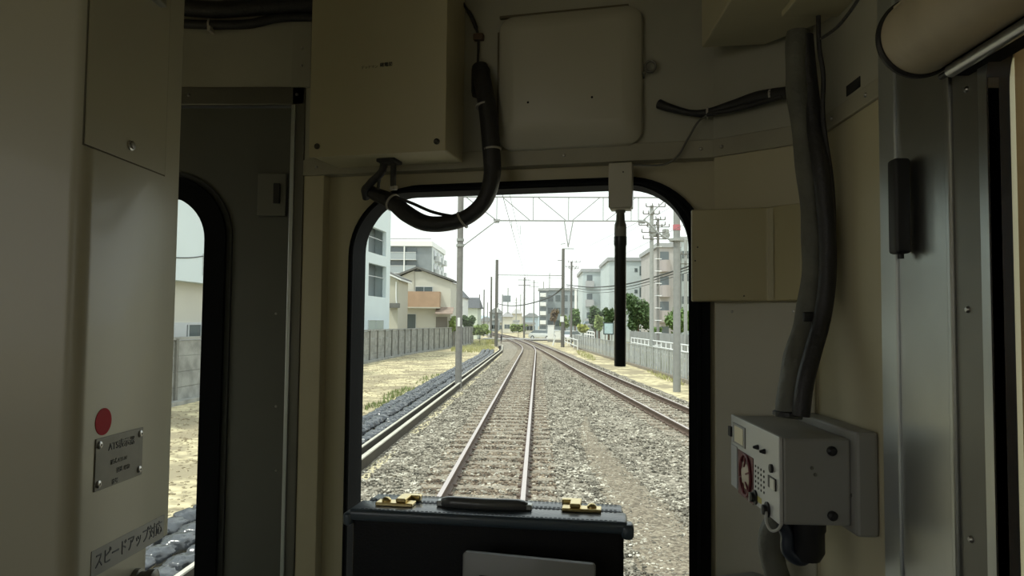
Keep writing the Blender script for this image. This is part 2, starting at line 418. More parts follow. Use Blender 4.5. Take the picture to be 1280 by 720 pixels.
# bright stainless guide on the post
a0, a1 = DW.px(361, 300, .004)[0], DW.px(366, 300, .004)[0]
bm = B(); fbox(bm, DW, a0, a1, ZF, z_fr0, .004, .010, .002); part('door_guide', bm, steel_bright, dr)
# junction strip between the doorway header and the wing
bm = B(); fbox(bm, DW, post_x1 - .035, post_x1 + .012, z_fr1 - .002, ZR, 0, .006, .001); tr = struct('trim_11', bm, wall_grey)
for py_ in (62, 83): screw(tr, DW.w(post_x1 - .01, DW.px(381, py_, 0)[1], .006), DW.ec, .0035)

# left side wall with unseen saloon windows sized to brighten the cab
SLf = Frame((XL, 0, 0), (0, 1, 0), (0, 0, 1)); assert SLf.ec.x > 0
bm = B(); holed(bm, SLf, [(YB, ZF), (1.9, ZF), (1.9, ZR), (YB, ZR)], [rrect(-2.0 - 1.45 * k, -.65 - 1.45 * k, 1.95, 3.05, .08, 5) for k in range(3)] + [rrect(.2, .9, 1.9, 2.8, .08, 5)], -.05, 0)
struct('wall_left', bm, cream)

# main front window: gasket + glass
wf = thing('window_2', W.w((wl + wr) / 2, wbot, 0), None, None); wf['kind'] = 'structure'
gl = W.px(435, 420, .02)[0]; gr = W.px(888, 420, .02)[0]; gt = W.px(650, 226, .02)[1]
bm = B(); holed(bm, W, rrect(gl, gr, wbot - .05, gt, [.175, .175, .13, .13], 14), [rrect(wl, wr, wbot, wt, [.135, .135, .1, .1], 14)], -.052, .02)
bmesh.ops.remove_doubles(bm, verts=bm.verts[:], dist=1e-5)
part('window_gasket', bm, rubber, wf, smooth=True)
bm = B(); mid = rrect((gl + wl) / 2, (gr + wr) / 2, wbot - .025, (gt + wt) / 2, [.155, .155, .115, .115], 14)
sweep(bm, [W.w(p[0], p[1], .020) for p in mid], .006, 8, closed=True); part('gasket_lip', bm, rubber, wf, smooth=True)
bm = B(); fbox(bm, W, wl - .01, wr + .01, wbot - .01, wt + .01, -.036, -.031); part('glass_pane', bm, glass, wf)

# =================================================================== THINGS IN THE CAB
# --- tall equipment cabinet at the left
XC = -.60
LC = Frame((XC, 0, 0), (0, 1, 0), (0, 0, 1)); assert LC.ec.x > 0      # its side face
def LP(px, py, c=0): return LC.px(px, py, c)
yf = LP(222, 300)[0]; yb = LP(103, 300)[0]; y3 = LP(183, 690)[0]; z3 = LP(209, 669)[1]
cab = thing('equipment_cabinet', (XC - .25, (yf + yb) / 2, ZF), 'tall glossy cream equipment cabinet at the left beside the gangway door', 'cabinet')
bm = B()
pr = [(yf, ZR - .002), (yb, ZR - .002), (yb, ZF), (y3, ZF), (y3, z3), (yf, z3)]
b2 = bmesh.new()
v0 = [b2.verts.new(LC.w(a, b, 0)) for a, b in pr]; v1 = [b2.verts.new(LC.w(a, b, -.62)) for a, b in pr]
b2.faces.new(v0); b2.faces.new(v1[::-1])
for i in range(6): b2.faces.new((v0[i], v1[i], v1[(i + 1) % 6], v0[(i + 1) % 6]))
edg = [e_ for e_ in b2.edges if all(abs(v.co.x - XC) < 1e-5 and abs(v.co.y - yb) < 1e-5 for v in e_.verts)]
bmesh.ops.bevel(b2, geom=edg, offset=.022, segments=8, profile=.5, affect='EDGES')
edg = [e_ for e_ in b2.edges if all(abs(v.co.x - XC) < 1e-5 for v in e_.verts) and not all(v.co.y < yb + .03 for v in e_.verts)]
bmesh.ops.bevel(b2, geom=edg, offset=.003, segments=2, profile=.5, affect='EDGES')
part('body', b2, cream_gloss, cab, smooth=True)
yp = LP(106, 150)[0]; yq = LP(205, 218)[0]; zp = LP(150, 197)[1]
bm = B(); prism(bm, [LC.w(yp, zp, 0), LC.w(yq, zp, 0), LC.w(yq, ZR - .03, 0), LC.w(yp, ZR - .03, 0)], LC.ec * .0016, .0006)
panel = part('access_panel', bm, cream_gloss, cab)
bm = B(); holed(bm, LC, [(yp - .0022, zp - .0022), (yq + .0022, zp - .0022), (yq + .0022, ZR - .027), (yp - .0022, ZR - .027)], [[(yp, zp), (yq, zp), (yq, ZR - .03), (yp, ZR - .03)]], -.001, .0004)
part('panel_gap', bm, mat('panel_gap_dark', (.10, .09, .06), .8), panel)  # thin dark outline drawn around the access panel
la, lb = LP(162, 182)
bm = B(); lathe(bm, LC.w(la, lb, .001), LC.ec, [(0, .0075), (.003, .0075), (.0035, .005), (.006, .005), (.0065, 0)], 20); part('panel_lock', bm, screw_m, panel, smooth=True)
la, lb = LP(196, 4)
bm = B(); fbox(bm, LC, la - .02, la + .01, lb - .004, lb + .02, 0, .012, .003); part('panel_catch', bm, steel, panel)
# red round sticker
la, lb = LP(129, 527)
bm = B(); lathe(bm, LC.w(la, lb, .0), LC.ec, [(0, .0185), (.0008, .0185)], 40); part('round_sticker', bm, red_m, cab)
# rating plate
p00 = LP(119, 549); p11 = LP(178, 534); q00 = LP(119, 617); q11 = LP(178, 590)
pa0, pa1 = p00[0], p11[0]; pb0, pb1 = (q00[1] + q11[1]) / 2, (p00[1] + p11[1]) / 2
bm = B(); fbox(bm, LC, pa0, pa1, pb0, pb1, 0, .0016, .0005); pl = part('name_plate', bm, mat('name_plate_metal', (.16, .155, .13), .5, metal=.4, var=.15, vscale=30), cab)
for a_ in (pa0 + .008, pa1 - .008):
    for b_ in (pb0 + .009, pb1 - .009): 
        bm = B(); lathe(bm, LC.w(a_, b_, .0014), LC.ec, [(0, .0052), (.0016, .0052), (.0028, .0035), (.0028, .0018), (.0012, .0016)], 16); part('screw', bm, screw_m, pl, smooth=True)
pcx = (pa0 + pa1) / 2
text_mesh('ATS表示器', LC, pcx + .003, pb1 - .016, .014, .0018, mat('engraved_dark', (.045, .045, .04), .6), pl, ax=1.0)
for i, s_ in enumerate(('形式 ATS-N', '製造 昭和', '番号')):
    text_mesh(s_, LC, pcx + (-.004, .008, -.012)[i], pb1 - .038 - .014 * i, .008, .0018, mat('engraved_ink', (.10, .10, .085), .6), pl)
# strip label
(t0, t1), (u0, u1) = LP(114, 690), LP(205, 643); (t2, t3) = LP(114, 715)
lb1 = (t1 + u1) / 2; lb0 = lb1 - .036
bm = B(); fbox(bm, LC, t0, u0, lb0, lb1, 0, .0008); lab = part('strip_label', bm, label_m, cab)
text_mesh('スピードアップ対応', LC, (t0 + u0) / 2, (lb0 + lb1) / 2, .0235, .001, mat('label_ink', (.055, .06, .07), .6), lab, ax=(u0 - t0) * .93 / (9 * .0235))
# cable gland under the label
ga, gb = LP(176, 712)
bm = B(); lathe(bm, LC.w(ga - .015, gb - .008, 0), LC.ec, [(0, .015), (.008, .015), (.009, .011), (.018, .011), (.019, .014), (.030, .014), (.033, .009)], 6 if False else 18)
part('cable_gland', bm, steel_dark, cab, smooth=True)

# --- relay box high on the front wall
bx_off = .155
a1_, _ = W.px(556.5, 150, bx_off); a0_, _ = W.px(390, 150, bx_off); zb_ = W.px(470, 192, bx_off)[1]
rbx = thing('relay_box', W.w((a0_ + a1_) / 2, zb_, SK), 'large cream metal relay box fixed high on the front wall left of window top', 'box')
bm = B(); fbox(bm, W, a0_, a1_, zb_, ZR - .01, SK, bx_off - .004, .003); part('box_body', bm, cream, rbx)
bm = B(); fbox(bm, W, a0_ - .006, a1_ + .001, zb_ - .001, ZR - .01, bx_off - .004, bx_off, .0012); cov = part('box_cover', bm, cream, rbx)
for x_, y_ in ((396.5, 183), (546, 177)):
    a_, b_ = W.px(x_, y_, bx_off)
    bm = B(); lathe(bm, W.w(a_, b_, bx_off), W.ec, [(0, .0065), (.002, .0065), (.003, .004), (.005, .003)], 14); part('screw', bm, mat('dark_screw', (.08, .075, .06), .4, metal=.7), cov, smooth=True)
a_, b_ = W.px(471, 83, bx_off)
text_mesh('デッドマン', W, a_ - .017, b_ - .0005, .0078, bx_off + .0003, mat('faded_ink', (.16, .15, .11), .6), cov)
text_mesh('継電器', W, a_ + .022, b_ + .002, .0098, bx_off + .0003, ink, cov, bold=.0001)
# outlet plate beneath the box
a_, b_ = W.px(484, 198, .10)
bm = B(); fbox(bm, W, a_ - .02, a_ + .024, zb_ - .008, zb_, .07, .115, .002); part('cable_outlet', bm, black_plastic, rbx)

# --- cable loop
def WP(x, y, c): 
    a_, b_ = W.px(x, y, c); return W.w(a_, b_, c)
cl = thing('cable_loop', WP(600, 100, .05), 'thick black wrapped cable drooping in a loop across the top of front window', 'cable')
pts = [(600, 84, .045), (604, 105, .06), (610, 140, .075), (614, 185, .08), (615, 220, .08), (606, 250, .08), (586, 270, .08), (560, 279, .08), (532, 279, .078), (508, 267, .075), (490, 252, .07), (470, 243, .055), (456, 236, .05)]
bm = B(); sweep(bm, smooth_path([WP(*p) for p in pts], 8), .018, 16, rf=lambda t: .0185 + .0015 * math.sin(t * 9) - .006 * max(0, t - .75) * 4); part('wrapped_bundle', bm, black_cable, cl, smooth=True)
bm = B(); sweep(bm, smooth_path([WP(*p) for p in [(498, 248, .08), (515, 254, .082), (538, 264, .084), (558, 269, .084), (575, 271, .084)]], 8), .0035, 8); part('side_strand', bm, black_cable, cl, smooth=True)
bm = B(); lathe(bm, WP(601, 98, .045), (0, 0, -1), [(-.028, .016), (-.02, .021), (.03, .021), (.04, .019)], 18); part('plug', bm, black_plastic, cl, smooth=True)
for (x, y, c) in ((606, 133, .073), (615, 187, .08), (578, 275, .08), (491, 253, .071)):
    i_ = min(range(len(pts)), key=lambda k: (pts[k][0] - x) ** 2 + (pts[k][1] - y) ** 2)
    p0 = WP(*pts[max(0, i_ - 1)]); p1 = WP(*pts[min(len(pts) - 1, i_ + 1)])
    bm = B(); ax_ = (p1 - p0).normalized(); lathe(bm, WP(x, y, c) - ax_ * .002, ax_, [(0, .0205), (.004, .0205)], 18); part('cable_tie', bm, tie_m, cl)
bc = thing('branch_cable', WP(484, 210, .09), 'short black twin cables curling from under the relay box to the window frame', 'cable')
bm = B(); sweep(bm, smooth_path([WP(*p) for p in [(481, 200, .09), (477, 215, .085), (464, 228, .075), (457, 238, .065), (458, 248, .05)]], 8), .0088, 10)
part('left_strand', bm, black_cable, bc, smooth=True)
bm = B(); sweep(bm, smooth_path([WP(*p) for p in [(492, 200, .09), (491.5, 222, .085), (491.5, 236, .078)]], 8), .0068, 10); part('right_strand', bm, black_cable, bc, smooth=True)
bm = B(); lathe(bm, WP(492, 237, .078), (0, 0, 1), [(0, .0085), (.008, .0085)], 12); part('tape_band', bm, tie_m, bc)
bm = B(); sweep(bm, smooth_path([WP(*p) for p in [(479, 205, .08), (474, 225, .075), (472, 243, .06)]], 6), .004, 8); part('thin_strand', bm, black_cable, bc, smooth=True)
tw = thing('thin_wire', WP(590, 40, .04), 'thin black wire rising from the cable loop plug to the ceiling', 'wire')
bm = B(); sweep(bm, smooth_path([WP(*p) for p in [(560, -40, .04), (577, 0, .04), (590, 22, .04), (597, 42, .04), (598, 60, .04), (597, 84, .044)]], 8), .0032, 8, rf=lambda t: .003 + .0018 * (0.3 < t < .55)); part('wire', bm, black_cable, tw, smooth=True)
bm = B(); fbox(bm, W, *[W.px(x, 46, .04)[0] for x in (592, 604)], *[W.px(598, y, .04)[1] for y in (50, 42)], SK, .045, .002); part('wire_clip', bm, mat('brown_clip', (.10, .06, .035), .6), tw)

# --- white cover panel with rounded corners
pa = [W.px(x, 100, .07)[0] for x in (620, 802)]; pz = [W.px(710, y, .07)[1] for y in (181, 8)]
cp = thing('cover_panel', W.w(sum(pa) / 2, pz[0], SK), 'square off-white cover panel with rounded corners above the front window', 'cover panel')
bm = B()
r1 = rrect(pa[0], pa[1], pz[0], pz[1], .035, 8)
ins = .036; r2 = rrect(pa[0] + ins, pa[1] - ins, pz[0] + ins + .014, pz[1] - ins, .014, 8)
lays = [(r1, SK), (r1, .045), (rrect(pa[0] + .004, pa[1] - .004, pz[0] + .004, pz[1] - .004, .033, 8), .050), (r2, .070), ]
rings = [[bm.verts.new(W.w(p[0], p[1], c)) for p in l] for l, c in lays]
for a_, b_ in zip(rings, rings[1:]):
    for k in range(len(a_)): bm.faces.new((a_[k], a_[(k + 1) % len(a_)], b_[(k + 1) % len(a_)], b_[k]))
bm.faces.new(rings[-1]); bm.faces.new(rings[0][::-1])
part('panel_shell', bm, white_paint, cp, smooth=True)
for x_, y_ in ((660, 128), (740, 121.5)):
    a_, b_ = W.px(x_, y_, .07); bm = B(); lathe(bm, W.w(a_, b_, .0695), W.ec, [(0, .0025), (.0012, .0025)], 12); part('screw_hole', bm, dark_hole, cp)
bm = B(); fbox(bm, W, pa[0] - .006, pa[0] + .0, pz[0] + .03, pz[1] - .03, SK, .040, .001); fbox(bm, W, pa[0] - .002, pa[1] - .03, pz[1] + .001, pz[1] + .007, SK, .040, .001); part('seal_edge', bm, mat('brown_sealant', (.12, .10, .06), .7), cp)
hk = thing('ring_hook', WP(812, 85, SK), 'small dark metal ring hook beside the off-white cover panel', 'hook')
bm = B(); c0 = WP(813, 83, .045)
sweep(bm, [c0 + W.ea * .011 * math.cos(t) + W.eb * .012 * math.sin(t) for t in np.linspace(0, 2 * PI, 20, endpoint=False)], .0028, 8, closed=True); part('ring', bm, steel_dark, hk, smooth=True)
bm = B(); sweep(bm, smooth_path([WP(804, 97, SK + .002), WP(804, 92, .045), WP(807, 90, .046)], 4), .003, 8); part('shank', bm, steel_dark, hk, smooth=True)

# --- hanging tube in the window: block, connector, tube
hr = thing('hanging_rod', WP(775, 204, .03), 'black tube hanging down from a white block in front of the window', 'hanging tube')
oc = .055
a0_, a1_ = W.px(760.5, 230, oc + .018)[0], W.px(790, 230, oc + .018)[0]; b0_, b1_ = W.px(775, 259, oc + .018)[1], W.px(775, 203, oc + .018)[1]
bm = B(); fbox(bm, W, a0_, a1_, b0_, b1_, oc - .018, oc + .018, .002); fbox(bm, W, a0_ + .003, a1_ - .003, b0_ - .004, b0_, oc - .015, oc + .015, .001); fbox(bm, W, a0_ + .005, a1_ - .005, b1_ - .02, b1_, -.0, oc - .017)
blk = part('mounting_block', bm, white_paint, hr)
a_, b_ = W.px(779, 215, oc + .018); bm = B(); lathe(bm, W.w(a_, b_, oc + .0178), W.ec, [(0, .0015), (.001, .0015)], 8); part('screw_hole', bm, dark_hole, blk)
ax_ = W.px(775.5, 300, oc)[0]; zz = lambda y: W.px(775.5, y, oc)[1]
top = W.w(ax_, zz(262), oc)
bm = B(); lathe(bm, top, (0, 0, -1), [(-.004, .0085), (0, .0105), (.006, .0105), (.008, .0085), (.012, .0090), (zz(262) - zz(276), .0095), (zz(262) - zz(281), .0125), (zz(262) - zz(284), .0125)], 20); part('connector', bm, steel_dark, hr, smooth=True)
bm = B(); lathe(bm, W.w(ax_, zz(284), oc), (0, 0, -1), [(0, .0128), (zz(284) - zz(296), .0128)], 20); part('collar', bm, mat('grey_collar', (.25, .25, .22), .5), hr, smooth=True)
bm = B(); lathe(bm, W.w(ax_, zz(296), oc), (0, 0, -1), [(0, .0135), (zz(296) - zz(306), .0135), (zz(296) - zz(308), .0122), (zz(296) - zz(457), .0122), (zz(296) - zz(458), .011)], 24); part('tube', bm, mat('satin_black_tube', (.010, .012, .013), .35), hr, smooth=True)

# --- cable bundle at upper right of the front wall
def DP(x, y, c):
    a_, b_ = Dg.px(x, y, c); return Dg.w(a_, b_, c)
cb = thing('cable_bundle', WP(880, 130, .045), 'black cable bundle running sideways from above window to the grey hose', 'cable')
bm = B(); sweep(bm, smooth_path([WP(824, 130, .04), WP(838, 135, .05), WP(862, 141, .052), WP(884, 141, .052), DP(915, 132, .02), DP(950, 121, .025), DP(985, 116, .03)], 8), .010, 12, rf=lambda t: .0065 + .0055 * min(1, abs(t - .33) * 2.2)); part('bundle', bm, black_cable, cb, smooth=True)
bm = B(); sweep(bm, smooth_path([WP(884, 143, .058), DP(910, 138, .03), DP(940, 131, .03), DP(978, 120, .034)], 8), .0055, 10); part('second_strand', bm, black_cable, cb, smooth=True)
for p, q in (((883, 141, .052), 0), ((963, 119, .027), 1)):
    bm = B(); lathe(bm, (WP if not q else DP)(*p), (Vector((1, -.3, .0)) if not q else Dg.ea), [(0, .0125), (.004, .0125)], 12); part('cable_tie', bm, tie_m, cb)
nw = thing('slack_wire', WP(850, 190, .04), 'thin grey wire drooping from the cable bundle to the white block', 'wire')
bm = B(); sweep(bm, smooth_path([WP(888, 142, .055), WP(873, 152, .055), WP(859, 175, .05), WP(847, 195, .05), WP(828, 206, .05), WP(792, 206, .056)], 8), .0022, 8); part('wire', bm, mat('grey_wire', (.13, .13, .11), .5), nw, smooth=True)

# --- ceiling box at upper right
cbx = thing('ceiling_box', (.42, 1.0, 2.9), 'beige box under the ceiling at the upper right corner', 'box')
pbx = hit(877, 60, Vector((0, 1.42, 0)), Vector((0, 1, 0)))
bm = B(); prism(bm, [Vector((pbx.x, .35, pbx.z)), Vector((pbx.x, 1.42, pbx.z)), Vector((.44, 1.405, pbx.z)), Vector((XR - .002, 1.29, pbx.z)), Vector((XR - .002, .35, pbx.z))], (0, 0, ZR - .003 - pbx.z), .003); part('housing', bm, cream, cbx)
bm = B(); box(bm, pbx.x + .10, XR - .002, .35, 1.25, pbx.z - .012, pbx.z, .002); part('bottom_lid', bm, cream_dull, cbx)

# --- grey hose and black conduit down the right corner
def RP(x, y, Y): return atY(x, y, Y)
gh = thing('grey_hose', RP(1000, 520, 1.24), 'thick grey vinyl hose running down the right corner to the radio unit', 'hose')
Y0 = 1.27
pth = [(998, 40, Y0), (996, 85, Y0), (1000, 130, Y0), (1009, 200, Y0), (1016, 270, Y0), (1018, 330, Y0), (1011, 390, Y0), (999, 435, Y0 - .01), (990, 475, Y0 - .02), (986, 522, Y0 - .03)]
bm = B(); sweep(bm, smooth_path([RP(*p) for p in pth], 8), .0205, 18, rf=lambda t: .0195 + .0012 * math.sin(t * 41) + .0022 * t); part('hose', bm, grey_hose, gh, smooth=True)
bm = B(); lathe(bm, RP(986, 519, Y0 - .03), (0, 0, 1), [(0, .026), (.006, .026), (.008, .023)], 20); part('hose_clamp', bm, black_plastic, gh)
bk = thing('black_conduit', RP(1025, 300, 1.25), 'black conduit hanging beside the grey hose in the right corner', 'conduit')
Y1 = 1.235
bm = B(); sweep(bm, smooth_path([RP(*p) for p in [(1006, 45, Y1 + .03), (1010, 90, Y1 + .03), (1017, 150, Y1 + .02), (1027, 215, Y1), (1034, 290, Y1), (1034, 350, Y1), (1027, 400, Y1), (1016, 440, Y1 - .01), (1006, 480, Y1 - .02), (1001, 520, Y1 - .02)]], 8), .0145, 12); part('conduit', bm, black_cable, bk, smooth=True)
bm = B(); sweep(bm, smooth_path([RP(*p) for p in [(1023, 20, Y1 + .0), (1024, 60, Y1), (1029, 95, Y1), (1029, 150, Y1), (1040, 230, Y1), (1042, 300, Y1), (1036, 370, Y1), (1020, 430, Y1 - .01)]], 8), .0042, 8); part('thin_strand', bm, black_cable, bk, smooth=True)
a_, b_ = 0, 0
pcl = RP(1022, 396, Y1 + .01); bm = B(); box(bm, pcl.x - .025, pcl.x + .022, pcl.y - .004, pcl.y + .004, pcl.z - .008, pcl.z + .008, .002); part('pipe_clip', bm, black_plastic, bk)
sw = thing('signal_wire', RP(1040, 30, 1.2), 'thin dark wire slanting along the ceiling box at the upper right', 'wire')
bm = B(); sweep(bm, smooth_path([RP(*p) for p in [(1027, 48, 1.12), (1045, 35, 1.06), (1062, 15, 1.0), (1080, -12, .95)]], 6), .0025, 8); part('wire', bm, black_cable, sw, smooth=True)

# --- beige junction box right of the window
o_ = .11
f0 = W.px(864, 310, o_); f1 = W.px(960, 310, o_)
zt_ = W.px(900, 261, o_)[1]; zb2 = W.px(900, 376, o_)[1]
P1 = W.w(f0[0], 0, o_); P2 = W.w(f1[0], 0, o_)
a3 = Dg.px(1002, 310, .045)[0]; P3 = Dg.w(a3, 0, .045); P4 = Dg.w(a3, 0, .002); P5 = Dg.w(.004, 0, .002); P6 = W.w(f0[0], 0, .045)
jb_m = mat('drab_cream_box', (.46, .41, .24), .4, var=.06)
jb = thing('junction_box', P2.lerp(P5, .5) + Vector((0, 0, zb2)), 'beige junction box on the wall at the right edge of front window', 'box')
bm = B(); prism(bm, [p + Vector((0, 0, zb2)) for p in (P1, P2, P3, P4, P5, P6)], (0, 0, zt_ - zb2), .003); part('box_body', bm, jb_m, jb)
for x_, y_ in ((869, 326), (872, 309), (930, 370)):
    a_, b_ = W.px(x_, y_, o_); bm = B(); lathe(bm, W.w(a_, b_, o_ - .0005), W.ec, [(0, .0016), (.001, .0016)], 8); part('rivet', bm, ink, jb)
mo = W.px(962, 310, o_)
bm = B(); prism(bm, [P2 + Vector((0, 0, zb2 + .002)) + W.ec * .003, P2 + Vector((0, 0, zb2 + .002)) + (P3 - P2).normalized() * .012 + W.ec * .003, P2 + Vector((0, 0, zb2 + .002)) + (P3 - P2).normalized() * .012 - W.ec * .003, P2 + Vector((0, 0, zb2 + .002)) - W.ec * .003], (0, 0, zt_ - zb2 - .004)); part('corner_seam', bm, cream_dull, jb)

# --- radio / control unit on the side wall
xd = .375
RD = Frame((xd, 0, 0), (0, -1, 0), (0, 0, 1)); assert RD.ec.x < 0
ya = RD.px(974, 600)[0]; yfar = RD.px(914, 570)[0]; zt_ = RD.px(974, 548)[1]; zb2 = RD.px(974, 656)[1]
un = thing('radio_unit', (xd + .06, -(ya + yfar) / 2, zb2), 'grey metal radio control unit with dial face mounted on right wall', 'radio unit')
xe = atY(1098, 600, -ya).x; xe = min(xe, XR - .02)
bm = B(); box(bm, xd + .006, XR - .035, -ya, -yfar, zb2, zt_, .004); part('housing', bm, device_grey, un)
bm = B(); box(bm, XR - .035, XR - .001, -ya - .018, -yfar, zb2 - .012, zt_ + .014, .005); part('mounting_plate', bm, device_grey, un)
for z_ in (zt_ - .018, zb2 + .016):
    for y_, in ((-ya - .0005,),):
        bm = B(); lathe(bm, (XR - .065, y_, z_), (0, -1, 0), [(-.002, .0075), (.004, .0075), (.008, .004)], 12); part('mount_bolt', bm, black_plastic, un, smooth=True)
for dx_, dz_ in ((-.105, -.045), (-.10, -.055), (-.045, -.085)):
    bm = B(); lathe(bm, (XR + dx_ + .01, -ya - .0003, zt_ + dz_), (0, -1, 0), [(0, .0028), (.0015, .0026)], 10); part('side_screw', bm, steel_dark, un)
bm = B(); fbox(bm, RD, yfar, ya, zb2 - .0, zt_ + .002, -.006, .0, .0012); fc = part('face_panel', bm, device_face, un)
LA, HZ = ya - yfar, zt_ - zb2
def FP(u, v): return yfar + LA * u, zt_ - HZ * v
def fpatch(name, u0, u1, v0, v1, c0, c1, m, bev=0, parent=fc):
    (p, q), (r, s_) = FP(u0, v0), FP(u1, v1); b_ = B(); fbox(b_, RD, p, r, s_, q, c0, c1, bev); return part(name, b_, m, parent)
fpatch('display_bezel', .07, .35, .08, .36, 0, .002, mat('bezel_grey', (.30, .30, .28), .5), .0006)
fpatch('display_window', .12, .32, .11, .33, .002, .0028, mat('display_cream', (.70, .64, .46), .4))
fpatch('side_rail', .03, .17, .40, .98, 0, .0025, mat('pale_rail', (.42, .43, .43), .35), .0006)
fpatch('speaker_recess', .19, .52, .42, 1.02, 0, .0012, mat('maroon_panel', (.10, .018, .022), .5))
cu_, cv_ = FP(.37, .70)
bm = B(); sweep(bm, [RD.w(cu_ + .032 * math.cos(t), cv_ + .036 * math.sin(t), .003) for t in np.linspace(0, 2 * PI, 36, endpoint=False)], .0026, 8, closed=True); part('dial_ring', bm, mat('maroon_ring', (.13, .015, .02), .5), fc, smooth=True)
bm = B(); lathe(bm, RD.w(cu_, cv_, .001), RD.ec, [(0, .024), (.002, .024), (.005, .012), (.005, 0)], 30); part('dial_disc', bm, mat('dial_beige', (.45, .38, .30), .35), fc, smooth=True)
bm = B()
for k in range(6): 
    t = k * PI / 3 + .3; tube(bm, RD.w(cu_ + .014 * math.cos(t), cv_ + .015 * math.sin(t), .0055), RD.w(cu_ + .032 * math.cos(t), cv_ + .036 * math.sin(t), .004), .0016, 6)
part('dial_spokes', bm, MATS['maroon_ring'], fc)
bm = B(); (p, q) = FP(.56, .45)
for i in range(4):
    for j in range(5): 
        pu, pv = FP(.565 + .055 * i, .50 + .065 * j); lathe(bm, RD.w(pu, pv, 0), RD.ec, [(0, .0022), (.0008, .0022)], 8)
part('speaker_holes', bm, dark_hole, fc)
for u_, v_ in ((.62, .24), (.75, .245)):
    pu, pv = FP(u_, v_); bm = B(); lathe(bm, RD.w(pu, pv, 0), RD.ec, [(0, .0045), (.003, .004), (.009, .002)], 10); part('toggle_switch', bm, black_plastic, fc)
fpatch('control_panel', .60, .97, .10, .78, 0, .0008, mat('face_silver_light', (.46, .47, .46), .4), .0003) if False else None
pu, pv = FP(.88, .40); bm = B(); lathe(bm, RD.w(pu, pv, 0), RD.ec, [(0, .007), (.004, .007), (.005, .003)], 14); part('jack_socket', bm, black_plastic, fc)
fpatch('slide_switch', .82, .95, .50, .64, 0, .002, black_plastic); fpatch('slide_switch_lever', .88, .95, .51, .63, .002, .004, mat('cream_lever', (.6, .6, .52), .4))
fpatch('warning_mark', .52, .68, .86, .93, 0, .0006, mat('yellow_mark', (.45, .40, .10), .5))
for u_, v_ in ((.56, 1.0), (.80, 1.0)):
    pu, pv = FP(u_, min(v_, .93) if u_ > .7 else .90)
    pv -= .0 
    bm = B(); lathe(bm, RD.w(pu, pv, 0), RD.ec, [(0, .0125), (.003, .0125), (.004, .0085), (.009, .008), (.010, .006)], 20); kb = part('knob', bm, black_plastic, fc, smooth=True)
    bm = B(); fbox(bm, RD, pu - .0012, pu + .0012, pv - .007, pv + .008, .010, .0115); part('knob_pointer', bm, device_face, kb)
fpatch('hinge', -.03, .03, .16, .30, -.004, .004, black_plastic, .001)
# cables under the unit
uc = thing('unit_cable', RP(1010, 690, 1.2), 'black cable plug and bent cable beneath the grey radio unit', 'cable')
Yu = 1.19
bm = B(); lathe(bm, RP(1010, 650, Yu), (0, 0, -1), [(0, .027), (.015, .027), (.018, .025), (.05, .025), (.063, .018)], 20); part('plug', bm, black_plastic, uc, smooth=True)
bm = B(); sweep(bm, smooth_path([RP(1013, 690, Yu), RP(1000, 699, Yu), RP(985, 688, Yu), RP(984, 668, Yu), RP(978, 655, Yu)], 8), .011, 10); part('bent_cable', bm, mat('blue_black_cable', (.02, .026, .04), .35), uc, smooth=True)
wc = thing('white_loop_wire', RP(965, 655, 1.22), 'short white wire loop hanging below the radio unit face', 'wire')
bm = B(); sweep(bm, smooth_path([RP(958, 640, 1.19), RP(958, 653, 1.18), RP(964, 663, 1.17), RP(972, 662, 1.16), RP(977, 655, 1.15)], 8), .0024, 8); part('wire', bm, mat('white_wire', (.45, .45, .42), .4), wc, smooth=True)
lh = thing('lower_hose', RP(965, 700, 1.3), 'grey hose bending down the wall beneath the radio unit', 'hose')
bm = B(); sweep(bm, smooth_path([RP(985, 630, 1.31), RP(972, 650, 1.31), RP(963, 672, 1.31), RP(966, 700, 1.31), RP(978, 740, 1.31), RP(990, 800, 1.31)], 8), .021, 14); part('hose', bm, grey_hose, lh, smooth=True)
# wall shelf edge
sh = thing('wall_shelf', (.42, 1.2, 1.86), 'narrow grey metal shelf on the wall under the radio unit', 'shelf')
zs = 1.872
q1 = atY(897, 708, 1.30); 
bm = B(); prism(bm, [Vector((.30, 1.395, zs - .03)), Vector((.345, 1.20, zs - .03)), Vector((XR - .002, 1.13, zs - .03)), Vector((XR - .002, 1.345, zs - .03)), Vector((.42, 1.44, zs - .03))], (0, 0, .03), .003); part('shelf_board', bm, device_grey, sh)
bm = B(); lathe(bm, (.47, 1.16, zs - .002), (0, 0, 1), [(0, .008), (.01, .008), (.013, .004)], 10); part('bolt', bm, black_plastic, sh)

# --- console under the window and the case on it
ZD = 1.70
dk = thing('cab_console', (.0, 1.3, ZF), 'grey console shelf under the front window carrying the black case', 'console')
bm = B(); prism(bm, [W.w(rec_l + .02, ZF, .004), W.w(a_right - .02, ZF, .004), Vector((XR - .01, 1.12, ZF)), Vector((rec_l, 1.02, ZF)), ], (0, 0, ZD - ZF), .004); part('console_body', bm, device_grey, dk)
psi = math.radians(-6.2)
zc = 2.03
pf = hit(434, 641, Vector((0, 0, zc)), Vector((0, 0, 1)));
KE = Frame((0, 0, 0), (math.cos(psi), math.sin(psi), 0), (0, 0, 1))
